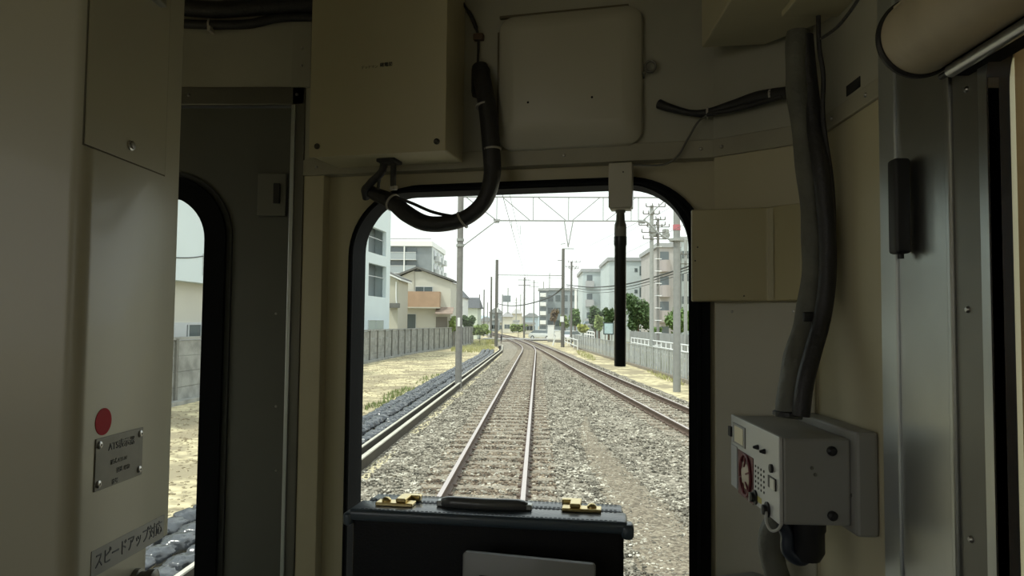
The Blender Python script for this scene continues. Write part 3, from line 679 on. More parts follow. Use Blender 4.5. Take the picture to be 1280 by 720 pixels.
# front left top corner and right
pL = hit(436, 636, Vector((0, 1.19, 0)), -KE.ec); pR = hit(783, 650, Vector((0, 1.19, 0)), -KE.ec)
zc = pL.z
K = Frame((pL.x, pL.y, 0), (math.cos(psi), math.sin(psi), 0), (0, 0, 1))
LK = (pR - pL).dot(K.ea); TK = .118
cs = thing('attache_case', K.w(LK / 2, ZD, -TK / 2), 'black leather attache case with two brass latches standing before the window', 'attache case')
bm = B(); fbox(bm, K, .004, LK - .004, ZD, zc - .004, -TK + .004, -.004, .008, 3); part('case_body', bm, leather, cs, smooth=True)
bm = B(); fbox(bm, K, -.002, LK + .002, zc - .020, zc, -TK * .56, .002, .007, 4); ln = part('front_rim', bm, leather_edge, cs, smooth=True)
bm = B(); fbox(bm, K, .010, LK - .006, zc - .018, zc - .001, -TK, -TK * .56 - .001, .004, 3); part('rear_rim', bm, leather_edge, cs, smooth=True)
bm = B(); fbox(bm, K, LK - .008, LK + .012, zc - .028, zc - .004, -.03, .004, .007, 4); part('corner_guard', bm, leather_edge, cs, smooth=True); bm = B(); fbox(bm, K, -.010, .006, zc - .028, zc - .006, -.03, .004, .006, 4); part('corner_guard', bm, leather_edge, cs, smooth=True)
for c_, px_ in ((1, 497), (-1, 725)):
    kz = lambda x, y: (lambda h: ((h - K.o).dot(K.ea), (h - K.o).dot(K.ec)))(atZ(x, y, zc))
    a_, cc = kz(px_, 631 if c_ == 1 else 638)
    bm = B(); fbox(bm, K, a_ - .036 if c_ == 1 else a_ - .030, a_ + .030 if c_ == 1 else a_ + .036, zc, zc + .006, cc - .012, cc + .014, .0015); lp = part('latch_plate', bm, gold, cs)
    k_ = c_
    bm = B(); fbox(bm, K, a_ + k_ * .008 - .009, a_ + k_ * .008 + .009, zc + .006, zc + .013, cc - .026, cc + .010, .002); fbox(bm, K, a_ + k_ * .016 - .017, a_ + k_ * .016 + .017, zc, zc + .011, cc - .040, cc - .026, .002); part('latch_hasp', bm, gold, lp)
    bm = B(); lathe(bm, K.w(a_ - k_ * .020, zc + .006, cc), (0, 0, 1), [(0, .008), (.003, .008), (.006, .005), (.007, 0)], 14); part('latch_button', bm, gold, lp, smooth=True)
ha0, hc0 = kz(556, 632); ha1, _ = kz(657, 634)
bm = B()
hp_ = smooth_path([K.w(ha0, zc + .004, hc0), K.w(ha0 + .006, zc + .007, hc0 + .004), K.w(ha0 + .02, zc + .009, hc0 + .010), K.w((ha0 + ha1) / 2, zc + .009, hc0 + .013), K.w(ha1 - .02, zc + .009, hc0 + .010), K.w(ha1 - .006, zc + .007, hc0 + .004), K.w(ha1, zc + .004, hc0)], 8)
sweep(bm, hp_, .010, 12); hd = part('handle', bm, mat('handle_leather', (.09, .095, .10), .3, coat=.3), cs, smooth=True)
for a_ in (ha0 - .004, ha1 + .004):
    bm = B(); fbox(bm, K, a_ - .009, a_ + .009, zc, zc + .010, hc0 - .009, hc0 + .009, .002); part('handle_bracket', bm, steel, hd)
for c_ in (-.006, -TK * .5, -TK * .62, -TK + .008):
    bm = B()
    for k in range(58): 
        a_ = .02 + (LK - .04) * k / 57; fbox(bm, K, a_, a_ + .0045, zc - .0003, zc + .0005, c_ - .0006, c_ + .0006)
    part('stitching', bm, mat('dark_thread', (.03, .04, .055), .6), cs, kind='stuff')

# binder leaning on the case
QF = Frame(K.w(0, 0, .028), (math.cos(math.radians(-19)), math.sin(math.radians(-19)), 0), (0, .0, 1))
g0 = hit(581, 687, K.w(.2, 0, .05), K.ec); g1 = hit(745, 703, K.w(.2, 0, .05) - Vector((0, .025, 0)), K.ec)
ea = (g1 - g0); ea.z = 0
QF = Frame((g0.x, g0.y, g0.z), g1 - g0, (0, -.02, 1)); LQ = (g1 - g0).length
bd = thing('document_holder', QF.w(LQ / 2, -.16, 0), 'grey flat document holder with dark panel leaning on front of black case', 'document holder')
hq = g0.z - ZD
bm = B(); prism(bm, [QF.w(p[0], p[1], 0) for p in rrect(0, LQ, -hq + .01, 0, .006, 4)], QF.ec * .010, .0015); part('board', bm, mat('holder_grey', (.20, .21, .205), .4, coat=.1), bd, smooth=True)
bm = B(); prism(bm, [QF.w(p[0], p[1], .010) for p in rrect(.026, LQ - .02, -hq + .04, -.033, .004, 4)], QF.ec * .003, .0008); part('dark_panel', bm, black_plastic, bd)

# upper left cables on header wall
for i, (pts_, r_, lab_) in enumerate((([(215, 8), (270, 12), (330, 8), (395, 4)], .020, 'upper thick dark cable along the wall above the gangway door'), ([(215, 29), (262, 31), (310, 30), (350, 22), (395, 21)], .011, 'lower black cable with white tie above the gangway door'))):
    t_ = thing('wall_cable', DW.w(DW.px(300, 20, .03)[0], DW.px(300, 20, .03)[1], .03), lab_, 'cable')
    bm = B(); sweep(bm, smooth_path([DW.w(*DW.px(x, y, r_ + .002), r_ + .002) for x, y in pts_], 8), r_, 12); part('cable', bm, black_cable, t_, smooth=True)
    if i:
        bm = B(); lathe(bm, DW.w(*DW.px(262, 31, r_), r_ + .002), (1, 0, 0), [(0, r_ + .002), (.004, r_ + .002)], 12); part('cable_tie', bm, tie_m, t_)
        a_, b_ = DW.px(263, 36, .02); bm = B(); fbox(bm, DW, a_ - .004, a_ + .004, b_ - .008, b_ + .004, .004, .03, .001); part('tie_tail', bm, tie_m, t_)
# =================================================================== OUTSIDE
GZ = -.22
def G(px, py, z=GZ): return atZ(px, py, z)
def ground_mat(name, stops, scale, rough=.95, bump=.4, bscale=30, vor=0, big=None, bigscale=.25):
    m = bpy.data.materials.new(name); m.use_nodes = True; n = m.node_tree; b = n.nodes['Principled BSDF']
    b.inputs['Roughness'].default_value = rough; b.inputs['Specular IOR Level'].default_value = .2
    t = n.nodes.new('ShaderNodeTexCoord')
    if vor:
        v = n.nodes.new('ShaderNodeTexVoronoi'); v.inputs['Scale'].default_value = scale; n.links.new(t.outputs['Object'], v.inputs['Vector'])
        sp = n.nodes.new('ShaderNodeSeparateColor'); n.links.new(v.outputs['Color'], sp.inputs[0]); src = sp.outputs[0]; hsrc = v.outputs['Distance']
    else:
        v = n.nodes.new('ShaderNodeTexNoise'); v.inputs['Scale'].default_value = scale; v.inputs['Detail'].default_value = 6; n.links.new(t.outputs['Object'], v.inputs['Vector'])
        src = v.outputs['Fac']; hsrc = v.outputs['Fac']
    cr = n.nodes.new('ShaderNodeValToRGB'); cr.color_ramp.elements.remove(cr.color_ramp.elements[0])
    for i, (p, c) in enumerate(stops):
        el = cr.color_ramp.elements[0] if i == 0 else cr.color_ramp.elements.new(p)
        el.position = p; el.color = (*c, 1)
    n.links.new(src, cr.inputs[0]); last = cr.outputs[0]
    if big:
        nz = n.nodes.new('ShaderNodeTexNoise'); nz.inputs['Scale'].default_value = bigscale; nz.inputs['Detail'].default_value = 5
        n.links.new(t.outputs['Object'], nz.inputs['Vector'])
        c2 = n.nodes.new('ShaderNodeValToRGB'); c2.color_ramp.elements[0].position = .46; c2.color_ramp.elements[1].position = .58
        n.links.new(nz.outputs['Fac'], c2.inputs[0])
        mx = n.nodes.new('ShaderNodeMix'); mx.data_type = 'RGBA'; mx.inputs['B'].default_value = (*big, 1)
        n.links.new(c2.outputs[0], mx.inputs['Factor']); n.links.new(last, mx.inputs['A']); last = mx.outputs['Result']
    n.links.new(last, b.inputs['Base Color'])
    bp = n.nodes.new('ShaderNodeBump'); bp.inputs['Strength'].default_value = bump; bp.inputs['Distance'].default_value = .03
    n.links.new(hsrc, bp.inputs['Height']); n.links.new(bp.outputs[0], b.inputs['Normal'])
    return m
earth = ground_mat('pale_earth', [(.30, (.24, .20, .13)), (.44, (.50, .43, .27)), (.58, (.68, .59, .37))], 4.5, big=(.33, .28, .185), bigscale=.7)
ballast_m = ground_mat('ballast_gravel', [(0, (.12, .105, .08)), (.5, (.24, .212, .168)), (1, (.46, .41, .33))], 17, vor=1, bump=.8)
brown_ballast = ground_mat('rusty_ballast', [(0, (.10, .075, .055)), (.6, (.20, .155, .115)), (1, (.33, .27, .20))], 19, vor=1, bump=.7)
asphalt = mat('road_asphalt', (.30, .30, .30), .9, var=.15, vscale=2)
concrete = mat('weathered_concrete', (.34, .34, .31), .85, var=.35, vscale=2.5, bump=.2, bscale=12)
conc_light = mat('light_concrete', (.58, .55, .46), .85, var=.2, vscale=6)
conc_pole = mat('concrete_pole', (.23, .225, .21), .8, var=.15, vscale=6)
pole_pale = mat("galvanised_pole", (.33, .34, .32), .6, var=.1, vscale=6)
rail_side = mat('rusty_rail', (.14, .095, .07), .7, var=.3, vscale=20)
rail_top_m = mat('worn_rail_head', (.56, .49, .46), .45, metal=.5)
sleeper_m = mat('weathered_sleeper', (.33, .28, .215), .9, var=.35, vscale=14, bump=.3, bscale=30)
wire_m = mat('overhead_wire', (.22, .22, .22), .6)
thick_wire = mat('black_power_cable', (.06, .065, .06), .7)
bag_m = mat('dark_plastic_bag', (.055, .06, .068), .26, var=.5, vscale=7, bump=1.0, bscale=9, spec=.9)
leafs = [mat('leaf_dark', (.07, .13, .035), .6, var=.4, vscale=3), mat('leaf_mid', (.13, .22, .05), .6, var=.4, vscale=3), mat('leaf_pale', (.26, .34, .10), .6, var=.35, vscale=3)]
bark = mat('bark', (.13, .10, .075), .9)
grass_m = mat('dry_grass', (.42, .42, .18), .8, var=.3, vscale=5)
green_grass = mat('green_grass', (.22, .27, .10), .8, var=.3, vscale=5)
bw = mat('blue_white_wall', (.68, .76, .77), .7, var=.03, vscale=.6)
bgrey = mat('grey_wall_tiles', (.24, .27, .285), .7, var=.1, vscale=1)
bcream = mat('cream_wall', (.60, .585, .505), .8, var=.05, vscale=.8)
btan = mat('tan_wall', (.50, .48, .40), .8, var=.06, vscale=.8)
peach = mat('peach_balcony', (.47, .32, .215), .8, var=.12, vscale=1.5)
roof_g = mat('grey_roof', (.16, .16, .15), .8, var=.15, vscale=2)
roof_d = mat('dark_roof_tiles', (.09, .095, .10), .7, var=.2, vscale=4)
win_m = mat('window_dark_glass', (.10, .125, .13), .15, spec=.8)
win_gr = mat('balcony_shade_screen', (.20, .23, .235), .6)
alu = mat('aluminium_frame', (.60, .62, .62), .4, metal=.3)
white_m = mat('white_enamel', (.78, .79, .77), .45)
beige_apt = mat('hazed_mauve_wall', (.47, .45, .43), .8, var=.1, vscale=.7)  # mauve wall paled in colour to stand in for distance haze
fence_m = mat('grey_sheet_fence', (.40, .42, .41), .7, var=.15, vscale=3)

# ground
bm = B(); n_ = 60
box(bm, -300, 300, -60, 900, GZ - .55, GZ - .06); struct('ground', bm, earth)

# track centre lines
def interp(tab):
    P_ = smooth_path([Vector((x, y, 0)) for y, x in tab], 10); return P_
own_tab = [(-10, -.75), (10, -.75), (30, -.75), (50, -.75), (62, -.77), (72, -1.05), (82, -1.75), (94, -2.85), (108, -4.4), (130, -7.2), (160, -11.3), (220, -19.5)]
main_tab = [(-5, 5.5), (8, 4.6), (20, 3.72), (37, 2.52), (55, 1.42), (72, .25), (88, -1.0), (104, -2.55), (120, -4.5), (140, -7.2), (160, -10.0), (220, -18.2)]
own, main = interp(own_tab), interp(main_tab)
def resample(path, step):
    res = [path[0].copy()]; acc = 0
    for a, b in zip(path, path[1:]):
        L = (b - a).length; t = step - acc
        while t <= L: res.append(a.lerp(b, t / L)); t += step
        acc = (acc + L) % step
    return res
def side(path, i):
    a = path[max(0, i - 1)]; b = path[min(len(path) - 1, i + 1)]; t = (b - a).normalized(); return Vector((t.y, -t.x, 0)), t
RAILP = [(-.032, 0), (.032, 0), (.034, -.03), (.009, -.045), (.009, -.12), (.062, -.135), (.062, -.15), (-.062, -.15), (-.062, -.135), (-.009, -.12), (-.009, -.045), (-.034, -.03)]
def rail_bm(path, off):
    b_ = B(); rings = []
    for i, p in enumerate(path):
        s_, t = side(path, i); rings.append([b_.verts.new(p + s_ * (off + q[0]) + Vector((0, 0, q[1]))) for q in RAILP])
    for a, b in zip(rings, rings[1:]):
        for k in range(12):
            f = b_.faces.new((a[k], a[(k + 1) % 12], b[(k + 1) % 12], b[k])); f.material_index = 1 if k == 0 else 0
    b_.faces.new(rings[0]); b_.faces.new(rings[-1][::-1]); return b_
def ribbon(path, w0, w1, z_edge, z_mid, y0, y1, seed=0, nx=24, rough=.02):
    b_ = B(); rows = []
    pp = [p for p in path if y0 <= p.y <= y1]
    for i, p in enumerate(pp):
        s_, t = side(pp, i); row = []
        for j in range(nx + 1):
            u = j / nx; x = w0 + (w1 - w0) * u; e_ = min(u, 1 - u) * 2; z = z_edge + (z_mid - z_edge) * min(1, e_ * 3.2)
            q = p + s_ * x; z += rough * noise.noise(Vector((q.x * 1.3, q.y * 1.3, seed))); row.append(b_.verts.new((q.x, q.y, z)))
        rows.append(row)
    for a, b in zip(rows, rows[1:]):
        for j in range(nx): b_.faces.new((a[j], a[j + 1], b[j + 1], b[j]))
    bmesh.ops.solidify(b_, geom=b_.faces[:], thickness=.25) if False else None
    return b_
own_s = resample(own, 1.0); main_s = resample(main, 1.0)
# one wide ballast bed between the kerb and beyond the main line
bm = B(); rows = []
for k in range(0, 160):
    Y = 2 + k * 1.0 if k < 120 else 122 + (k - 120) * 2.5
    xl = -3.02 + min(0, -(Y - 62) * .09 if Y > 62 else 0); 
    mi = min(main, key=lambda p: abs(p.y - Y)); xr = mi.x + 1.75
    row = []
    for j in range(41):
        u = j / 40; x = xl + (xr - xl) * u; z = -.175
        if x > mi.x + 1.2: z -= .10 * (x - mi.x - 1.2) / .55
        if -3.1 < x < -1.9 and Y < 62: z -= .05 * (-1.9 - x)
        z += .025 * noise.noise(Vector((x * 1.1, Y * 1.1, 3)))
        mid = (x + .2 - (mi.x - 1.2)) 
        row.append(bm.verts.new((x, Y, z)))
    rows.append(row)
for a, b in zip(rows, rows[1:]):
    for j in range(40): bm.faces.new((a[j], a[j + 1], b[j + 1], b[j]))
bed = struct('ballast_bed', bm, ballast_m)

# dirt path patch between the tracks (darker compacted soil)
soil = ground_mat('compacted_soil', [(0, (.12, .10, .075)), (.5, (.23, .19, .14)), (1, (.34, .295, .22))], 30, vor=1, bump=.5)
def strip(name, pts, z, m, rough=.02, w=.5, stuff=False):
    b_ = B(); rows = []
    P_ = smooth_path([Vector((p[0], p[1], p[2])) for p in pts], 10)
    for i, p in enumerate(P_):
        a = P_[max(0, i - 1)]; b = P_[min(len(P_) - 1, i + 1)]; t = Vector((b.x - a.x, b.y - a.y, 0)).normalized(); s_ = Vector((t.y, -t.x, 0)); ww = p.z
        rows.append([b_.verts.new((p.x + s_.x * ww * u * (1 + .25 * noise.noise(Vector((i * .3, u, 5)))), p.y, z + .02 * (1 - abs(u)) + (-.03 if abs(u) == 1 else 0))) for u in (-1, -.6, 0, .6, 1)])
    for a, b in zip(rows, rows[1:]):
        for j in range(4): b_.faces.new((a[j], a[j + 1], b[j + 1], b[j]))
    return struct(name, b_, m)
strip('soil_path', [(1.75, 5, .55), (1.55, 8, .6), (1.35, 11, .5), (1.2, 14, .36), (1.15, 17, .22), (1.3, 19.5, .06)], -.165, soil)

# stones on top of the bed
rng = np.random.default_rng(3)
def stones(name, cnt, xf, y0, y1, s0, s1, m, lab):
    ico = B(); bmesh.ops.create_icosphere(ico, subdivisions=1, radius=1); base = np.array([v.co[:] for v in ico.verts]); fc_ = np.array([[v.index for v in f.verts] for f in ico.faces]); ico.free()
    n = cnt; Y = y0 * (y1 / y0) ** rng.random(n); X, Z = xf(Y, rng)
    Sx = rng.uniform(s0, s1, (n, 1, 3)) * np.array([1, 1, .62]); th = rng.uniform(0, 2 * PI, n)
    v = base[None] * Sx * rng.uniform(.78, 1.2, (n, len(base), 1))
    c, s = np.cos(th)[:, None], np.sin(th)[:, None]
    vx = v[..., 0] * c - v[..., 1] * s + X[:, None]; vy = v[..., 0] * s + v[..., 1] * c + Y[:, None]; vz = v[..., 2] + Z[:, None]
    V = np.stack([vx, vy, vz], -1).reshape(-1, 3); F_ = (fc_[None] + (np.arange(n) * len(base))[:, None, None]).reshape(-1, 3)
    me = bpy.data.meshes.new(name); me.from_pydata(V.tolist(), [], F_.tolist()); me.materials.append(m)
    o = bpy.data.objects.new(name, me); C.objects.link(o); tag(o, lab, 'gravel', kind='stuff'); return o
stone_m = ground_mat('stone_mix', [(0, (.07, .065, .052)), (.35, (.20, .18, .145)), (.75, (.38, .35, .285)), (1, (.68, .64, .54))], 9, vor=1, bump=0)
mxs = np.array([p.x for p in main]); mys = np.array([p.y for p in main])
def xf1(Y, r):
    xr = np.interp(Y, mys, mxs) + 1.4; xl = -2.95; X = xl + (xr - xl) * r.random(len(Y))
    Z = -.165 + r.uniform(-.012, .012, len(Y))
    inside = np.abs(X + .75) < .98; Z[inside] = np.where(r.random(inside.sum()) < .55, -.16, -.3)
    soilb = (np.abs(X - 1.45) < .5) & (Y < 15); Z[soilb & (r.random(len(Y)) < .8)] -= .08
    Z[X < -1.9] -= .05 * (-1.9 - X[X < -1.9])
    return X, Z
stones('ballast_stones', 42000, xf1, 6.2, 48, .016, .036, stone_m, 'grey and tan crushed stone ballast spread around both tracks')

stone_b = ground_mat('rusty_stone_mix', [(0, (.08, .058, .042)), (.4, (.17, .132, .096)), (.8, (.30, .24, .175)), (1, (.50, .42, .31))], 9, vor=1, bump=0)
def xf2(Y, r):
    X = -.75 + r.uniform(-1.05, 1.05, len(Y)); near = (np.abs(np.abs(X + .75) - .566) < .075); Z = -.162 + r.uniform(-.014, .006, len(Y)); Z[near] = -.2
    ph = np.mod(Y - 5.4, .62); Z[((ph < .12) | (ph > .50)) & (r.random(len(Y)) < .7)] -= .03
    return X, Z
stones('rusty_ballast_stones', 14000, xf2, 6.2, 45, .014, .030, stone_b, 'rust brown small stones lying between the rails of the straight track')
def xf3(Y, r):
    w_ = np.interp(Y, [5, 8, 14, 19], [.7, .75, .5, .1]); X = np.interp(Y, [5, 8, 14, 19], [1.85, 1.6, 1.2, 1.25]) + w_ * r.uniform(-1, 1, len(Y)); return X, -.158 + r.uniform(-.012, .008, len(Y))
stones('path_stones', 4500, xf3, 5.5, 19, .010, .026, stone_m, 'scattered small stones on the brown soil path between the tracks')
sand = ground_mat('yellow_sand', [(.3, (.46, .40, .26)), (.7, (.62, .55, .36))], 5, bump=.3)
strip('sand_strip', [(-2.80, 5, .30), (-2.80, 12, .30), (-2.74, 20, .38), (-2.74, 30, .32), (-2.86, 45, .16), (-2.95, 60, .1)], -.235, sand)
clod_m = ground_mat('clod_mix', [(0, (.20, .16, .10)), (1, (.46, .40, .27))], 5, vor=1, bump=0)
stones('earth_clods', 5000, lambda Y, r: (r.uniform(-10.2, -4.7, len(Y)), np.full(len(Y), GZ - .06)), 7, 60, .015, .05, clod_m, 'small brown clods scattered over the pale earth by the panel fence')
def track(name, path, lab, y0, y1, nsl):
    root = thing(name, (path[0].x, max(0, path[0].y), -.15), lab, 'railway track')
    pp = [p for p in resample(path, 1.0) if p.y > y0 - 1]
    for off in (-.566, .566): part('rail', rail_bm(pp, off), [rail_side, rail_top_m], root)
    sl = [p for p in resample(path, .62) if p.y > y0 and p.y < y1]
    b_ = B(); box(b_, -1.03, 1.03, -.105, .105, -.30, -.152, .012); me = bpy.data.meshes.new('sleeper'); b_.to_mesh(me); b_.free(); me.materials.append(sleeper_m)
    rest = B(); clips = B()
    for i, p in enumerate(sl):
        s_, t = side(sl, i); ang = math.atan2(s_.y, s_.x)
        if i < nsl:
            o = bpy.data.objects.new('sleeper', me); C.objects.link(o); o.parent = root
            o.matrix_parent_inverse = Matrix.Identity(4); o.location = (p.x - root.location.x, p.y - root.location.y, .15 + random.uniform(-.004, .003)); o.rotation_euler = (0, 0, ang)
        else: box(rest, -1.03, 1.03, -.105, .105, -.30, -.156, 0, Matrix.Translation(p) @ Matrix.Rotation(ang, 4, 'Z'))
        if p.y < 60:
            for off in (-.566, .566):
                for d_ in (-.075, .075): box(clips, off + d_ - .03, off + d_ + .03, -.05, .05, -.152, -.118, 0, Matrix.Translation(p) @ Matrix.Rotation(ang, 4, 'Z'))
    if len(rest.verts): part('sleeper_rest', rest, sleeper_m, root, kind='stuff')
    part('rail_fastenings', clips, rail_side, root, kind='stuff')
    # brown ballast between the rails
    b_ = B(); pr_ = [p for p in resample(path, 1.0) if 3 < p.y < 120]; rows = []
    for i, p in enumerate(pr_):
        s_, t = side(pr_, i); rows.append([b_.verts.new(p + s_ * x + Vector((0, 0, z + .008 * noise.noise(Vector((x * 3, i, 2)))))) for x, z in ((-1.12, -.21), (-.98, -.172), (-.62, -.168), (-.3, -.170), (0, -.170), (.3, -.170), (.62, -.168), (.98, -.172), (1.12, -.21))])
    for a, b in zip(rows, rows[1:]):
        for j in range(8): b_.faces.new((a[j], a[j + 1], b[j + 1], b[j]))
    part('brown_ballast', b_, brown_ballast, root, kind='stuff')
    return root
track('railway_track', own, 'straight railway track running directly ahead with shiny worn rail heads', 5.5, 112, 98)
track('railway_track', main, 'second railway track with rusty rails slanting in from the right', 8, 112, 98)

# cable trough / kerb left of the ballast
kb_ = thing('concrete_kerb', (-3.2, 20, GZ), 'long low concrete kerb and cable trough between ballast and black bags', 'kerb')
Kp = [(-3.02, 2), (-3.02, 40), (-3.05, 62), (-3.7, 76)]
def long_box(pts, x0, x1, z0, z1):
    b_ = B(); rows = []
    for x, y in pts: rows.append([b_.verts.new((x + a, y, z)) for a, z in ((x0, z0), (x1, z0), (x1, z1), (x0, z1))])
    for a, b in zip(rows, rows[1:]):
        for k in range(4): b_.faces.new((a[k], a[(k + 1) % 4], b[(k + 1) % 4], b[k]))
    b_.faces.new(rows[0]); b_.faces.new(rows[-1][::-1]); return b_
part('kerb_wall', long_box(Kp, -.07, .0, -.50, -.04), mat('shaded_kerb_concrete', (.06, .049, .034), .85, var=.25, vscale=4), kb_)  # brown sides darkened in colour to paint the kerb's shaded side
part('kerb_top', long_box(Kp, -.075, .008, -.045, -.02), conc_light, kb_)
part('rear_wall', long_box(Kp, -.335, -.29, -.50, -.05), MATS['shaded_kerb_concrete'], kb_)
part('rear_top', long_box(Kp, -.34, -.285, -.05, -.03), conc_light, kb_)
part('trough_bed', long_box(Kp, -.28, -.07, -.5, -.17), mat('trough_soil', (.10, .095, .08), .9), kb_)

# black bags, three rows
def bag_mesh(sd):
    b_ = B(); bmesh.ops.create_uvsphere(b_, u_segments=24, v_segments=14, radius=1)
    for v in b_.verts:
        x, y, z = v.co; sq = lambda t, p: math.copysign(abs(t) ** p, t)
        f = 1 + .22 * noise.noise(Vector((x * 2, y * 2, z * 2 + sd))) + .16 * noise.noise(Vector((x * 5, y * 4, z * 5 + sd)))
        v.co = Vector((sq(x, .8) * .165 * f, sq(y, .7) * .20 * f, sq(z, .8) * .115 * f + .10))
        if v.co.z < 0: v.co.z *= .2
    me = bpy.data.meshes.new('plastic_bag'); b_.to_mesh(me); b_.free(); me.materials.append(bag_m)
    for p in me.polygons: p.use_smooth = True
    return me
bms = [bag_mesh(k * 7.3) for k in range(5)]
cnt = 0; far = B()
for k in range(138):
    Y = 5.2 + k * .43
    for r_, x in enumerate((-3.60, -3.98, -4.36)):
        xx = x + random.uniform(-.03, .03) - (max(0, Y - 55) * .05); yy = Y + random.uniform(-.02, .02) + (.2 if r_ == 1 else 0)
        zz_ = GZ - .055 + (.03 if r_ == 1 else 0)
        if cnt < 298:
            o = bpy.data.objects.new('plastic_bag', random.choice(bms)); C.objects.link(o); o.location = (xx, yy, zz_); o.rotation_euler = (0, 0, random.uniform(-.25, .25)); o.scale = [random.uniform(.94, 1.08) for _ in range(3)]
            tag(o, 'filled dark plastic bag in the long rows beside the concrete kerb', 'bag', 'dark plastic bags lying in rows along the kerb'); cnt += 1
        else:
            m4 = Matrix.Translation((xx, yy, zz_)); me2 = random.choice(bms).copy(); me2.transform(m4); far.from_mesh(me2); bpy.data.meshes.remove(me2)
o = link('plastic_bags_far', far, bag_m, None, True); tag(o, 'distant end of the rows of dark plastic bags near the kerb', 'bags', kind='stuff')

# grass patches
def grass(name, spots, m, lab, h=.16, n=900):
    b_ = B()
    for (x, y, rx, ry, k) in spots:
        for _ in range(int(n * k)):
            a = random.uniform(0, 2 * PI); r = math.sqrt(random.random()); px, py = x + math.cos(a) * r * rx, y + math.sin(a) * r * ry
            t = random.uniform(0, PI); hh = h * random.uniform(.5, 1.3); wd = .02 * random.uniform(.6, 1.6); lx, ly = random.uniform(-.5, .5) * hh, random.uniform(-.5, .5) * hh
            z0 = GZ - .07
            v = [b_.verts.new((px - math.cos(t) * wd, py - math.sin(t) * wd, z0)), b_.verts.new((px + math.cos(t) * wd, py + math.sin(t) * wd, z0)), b_.verts.new((px + lx, py + ly, z0 + hh))]
            b_.faces.new(v)
    me = bpy.data.meshes.new(name); b_.to_mesh(me); b_.free(); me.materials.append(m); o = bpy.data.objects.new(name, me); C.objects.link(o)
    return tag(o, lab, 'grass', kind='stuff')
g1, g2, g3 = G(500, 490), G(470, 505), G(600, 437)
grass('grass', [(g1.x, g1.y, .4, 2.4, .35), (g2.x + .1, g2.y, .35, 1.2, .2), (-5.0, 33, .3, 3, .12)], green_grass, 'green weeds growing on the pale earth beside the black bags', .13)
grass('dry_grass', [(-6.2, 70, 2.0, 9, 1.6), (-6.6, 92, 1.6, 12, 1.5)], grass_m, 'yellow green grass strip near the end of the left fence', .35)
grass('verge_grass', [(3.9, 60, .5, 9, .5), (6.2, 36, .3, 5, .3)], grass_m, 'pale yellow grass on the verge along the right sheet fence', .18)
# tall weeds at the right fence
ws_ = G(835, 462)
grass('weeds', [(ws_.x + .1, ws_.y, .5, 2.5, .5), (ws_.x - .4, ws_.y + 5, .3, 2, .3)], mat('dry_weed', (.36, .38, .24), .8), 'tall dry weeds standing against the sheet fence near the right mast', 1.1, 260)

# left concrete panel fence
fpts = [(-11.3, 8), (-11.25, 22), (-10.9, 44), (-10.3, 58), (-8.9, 73), (-7.9, 88)]
fl = thing('panel_fence', (-10.9, 40, GZ), 'weathered grey concrete panel fence along the left side of the line', 'fence')
fpath = resample(smooth_path([Vector((x, y, 0)) for x, y in fpts], 8), 2.0)
b_p = B(); k_n = 0
for i, (a, b) in enumerate(zip(fpath, fpath[1:])):
    t = (b - a).normalized(); s_ = Vector((t.y, -t.x, 0))
    b_ = B()
    for j in range(4):
        z0 = GZ - .05 + j * .49; prism(b_, [a + s_ * -.03 + Vector((0, 0, z0)), b + s_ * -.03 + Vector((0, 0, z0)), b + s_ * .03 + Vector((0, 0, z0)), a + s_ * .03 + Vector((0, 0, z0))], (0, 0, .475))
    part('panel', b_, concrete, fl)
    b_ = B(); prism(b_, [a + s_ * -.08 - t * .07 + Vector((0, 0, GZ - .05)), a + s_ * .10 - t * .07 + Vector((0, 0, GZ - .05)), a + s_ * .10 + t * .07 + Vector((0, 0, GZ - .05)), a + s_ * -.08 + t * .07 + Vector((0, 0, GZ - .05))], (0, 0, 2.02))
    part('post', b_, mat('fence_post_concrete', (.20, .195, .17), .85, var=.2, vscale=3), fl)
b_ = B(); rows = []
for i, p in enumerate(fpath):
    s_, t = side(fpath, i); rows.append([b_.verts.new(p + s_ * a + Vector((0, 0, z))) for a, z in ((-.07, 1.70), (.08, 1.70), (.08, 1.79), (-.07, 1.79))])
for a, b in zip(rows, rows[1:]):
    for k in range(4): b_.faces.new((a[k], a[(k + 1) % 4], b[(k + 1) % 4], b[k]))
part('coping', b_, concrete, fl)
b_ = B(); rows = []
for i, p in enumerate(fpath):
    s_, t = side(fpath, i); rows.append([b_.verts.new(p + s_ * a + Vector((0, 0, z))) for a, z in ((.0, GZ - .06), (.35, GZ - .06), (.35, GZ + .06), (.0, GZ + .06))])
for a, b in zip(rows, rows[1:]):
    for k in range(4): b_.faces.new((a[k], a[(k + 1) % 4], b[(k + 1) % 4], b[k]))
part('foot_kerb', b_, concrete, fl)

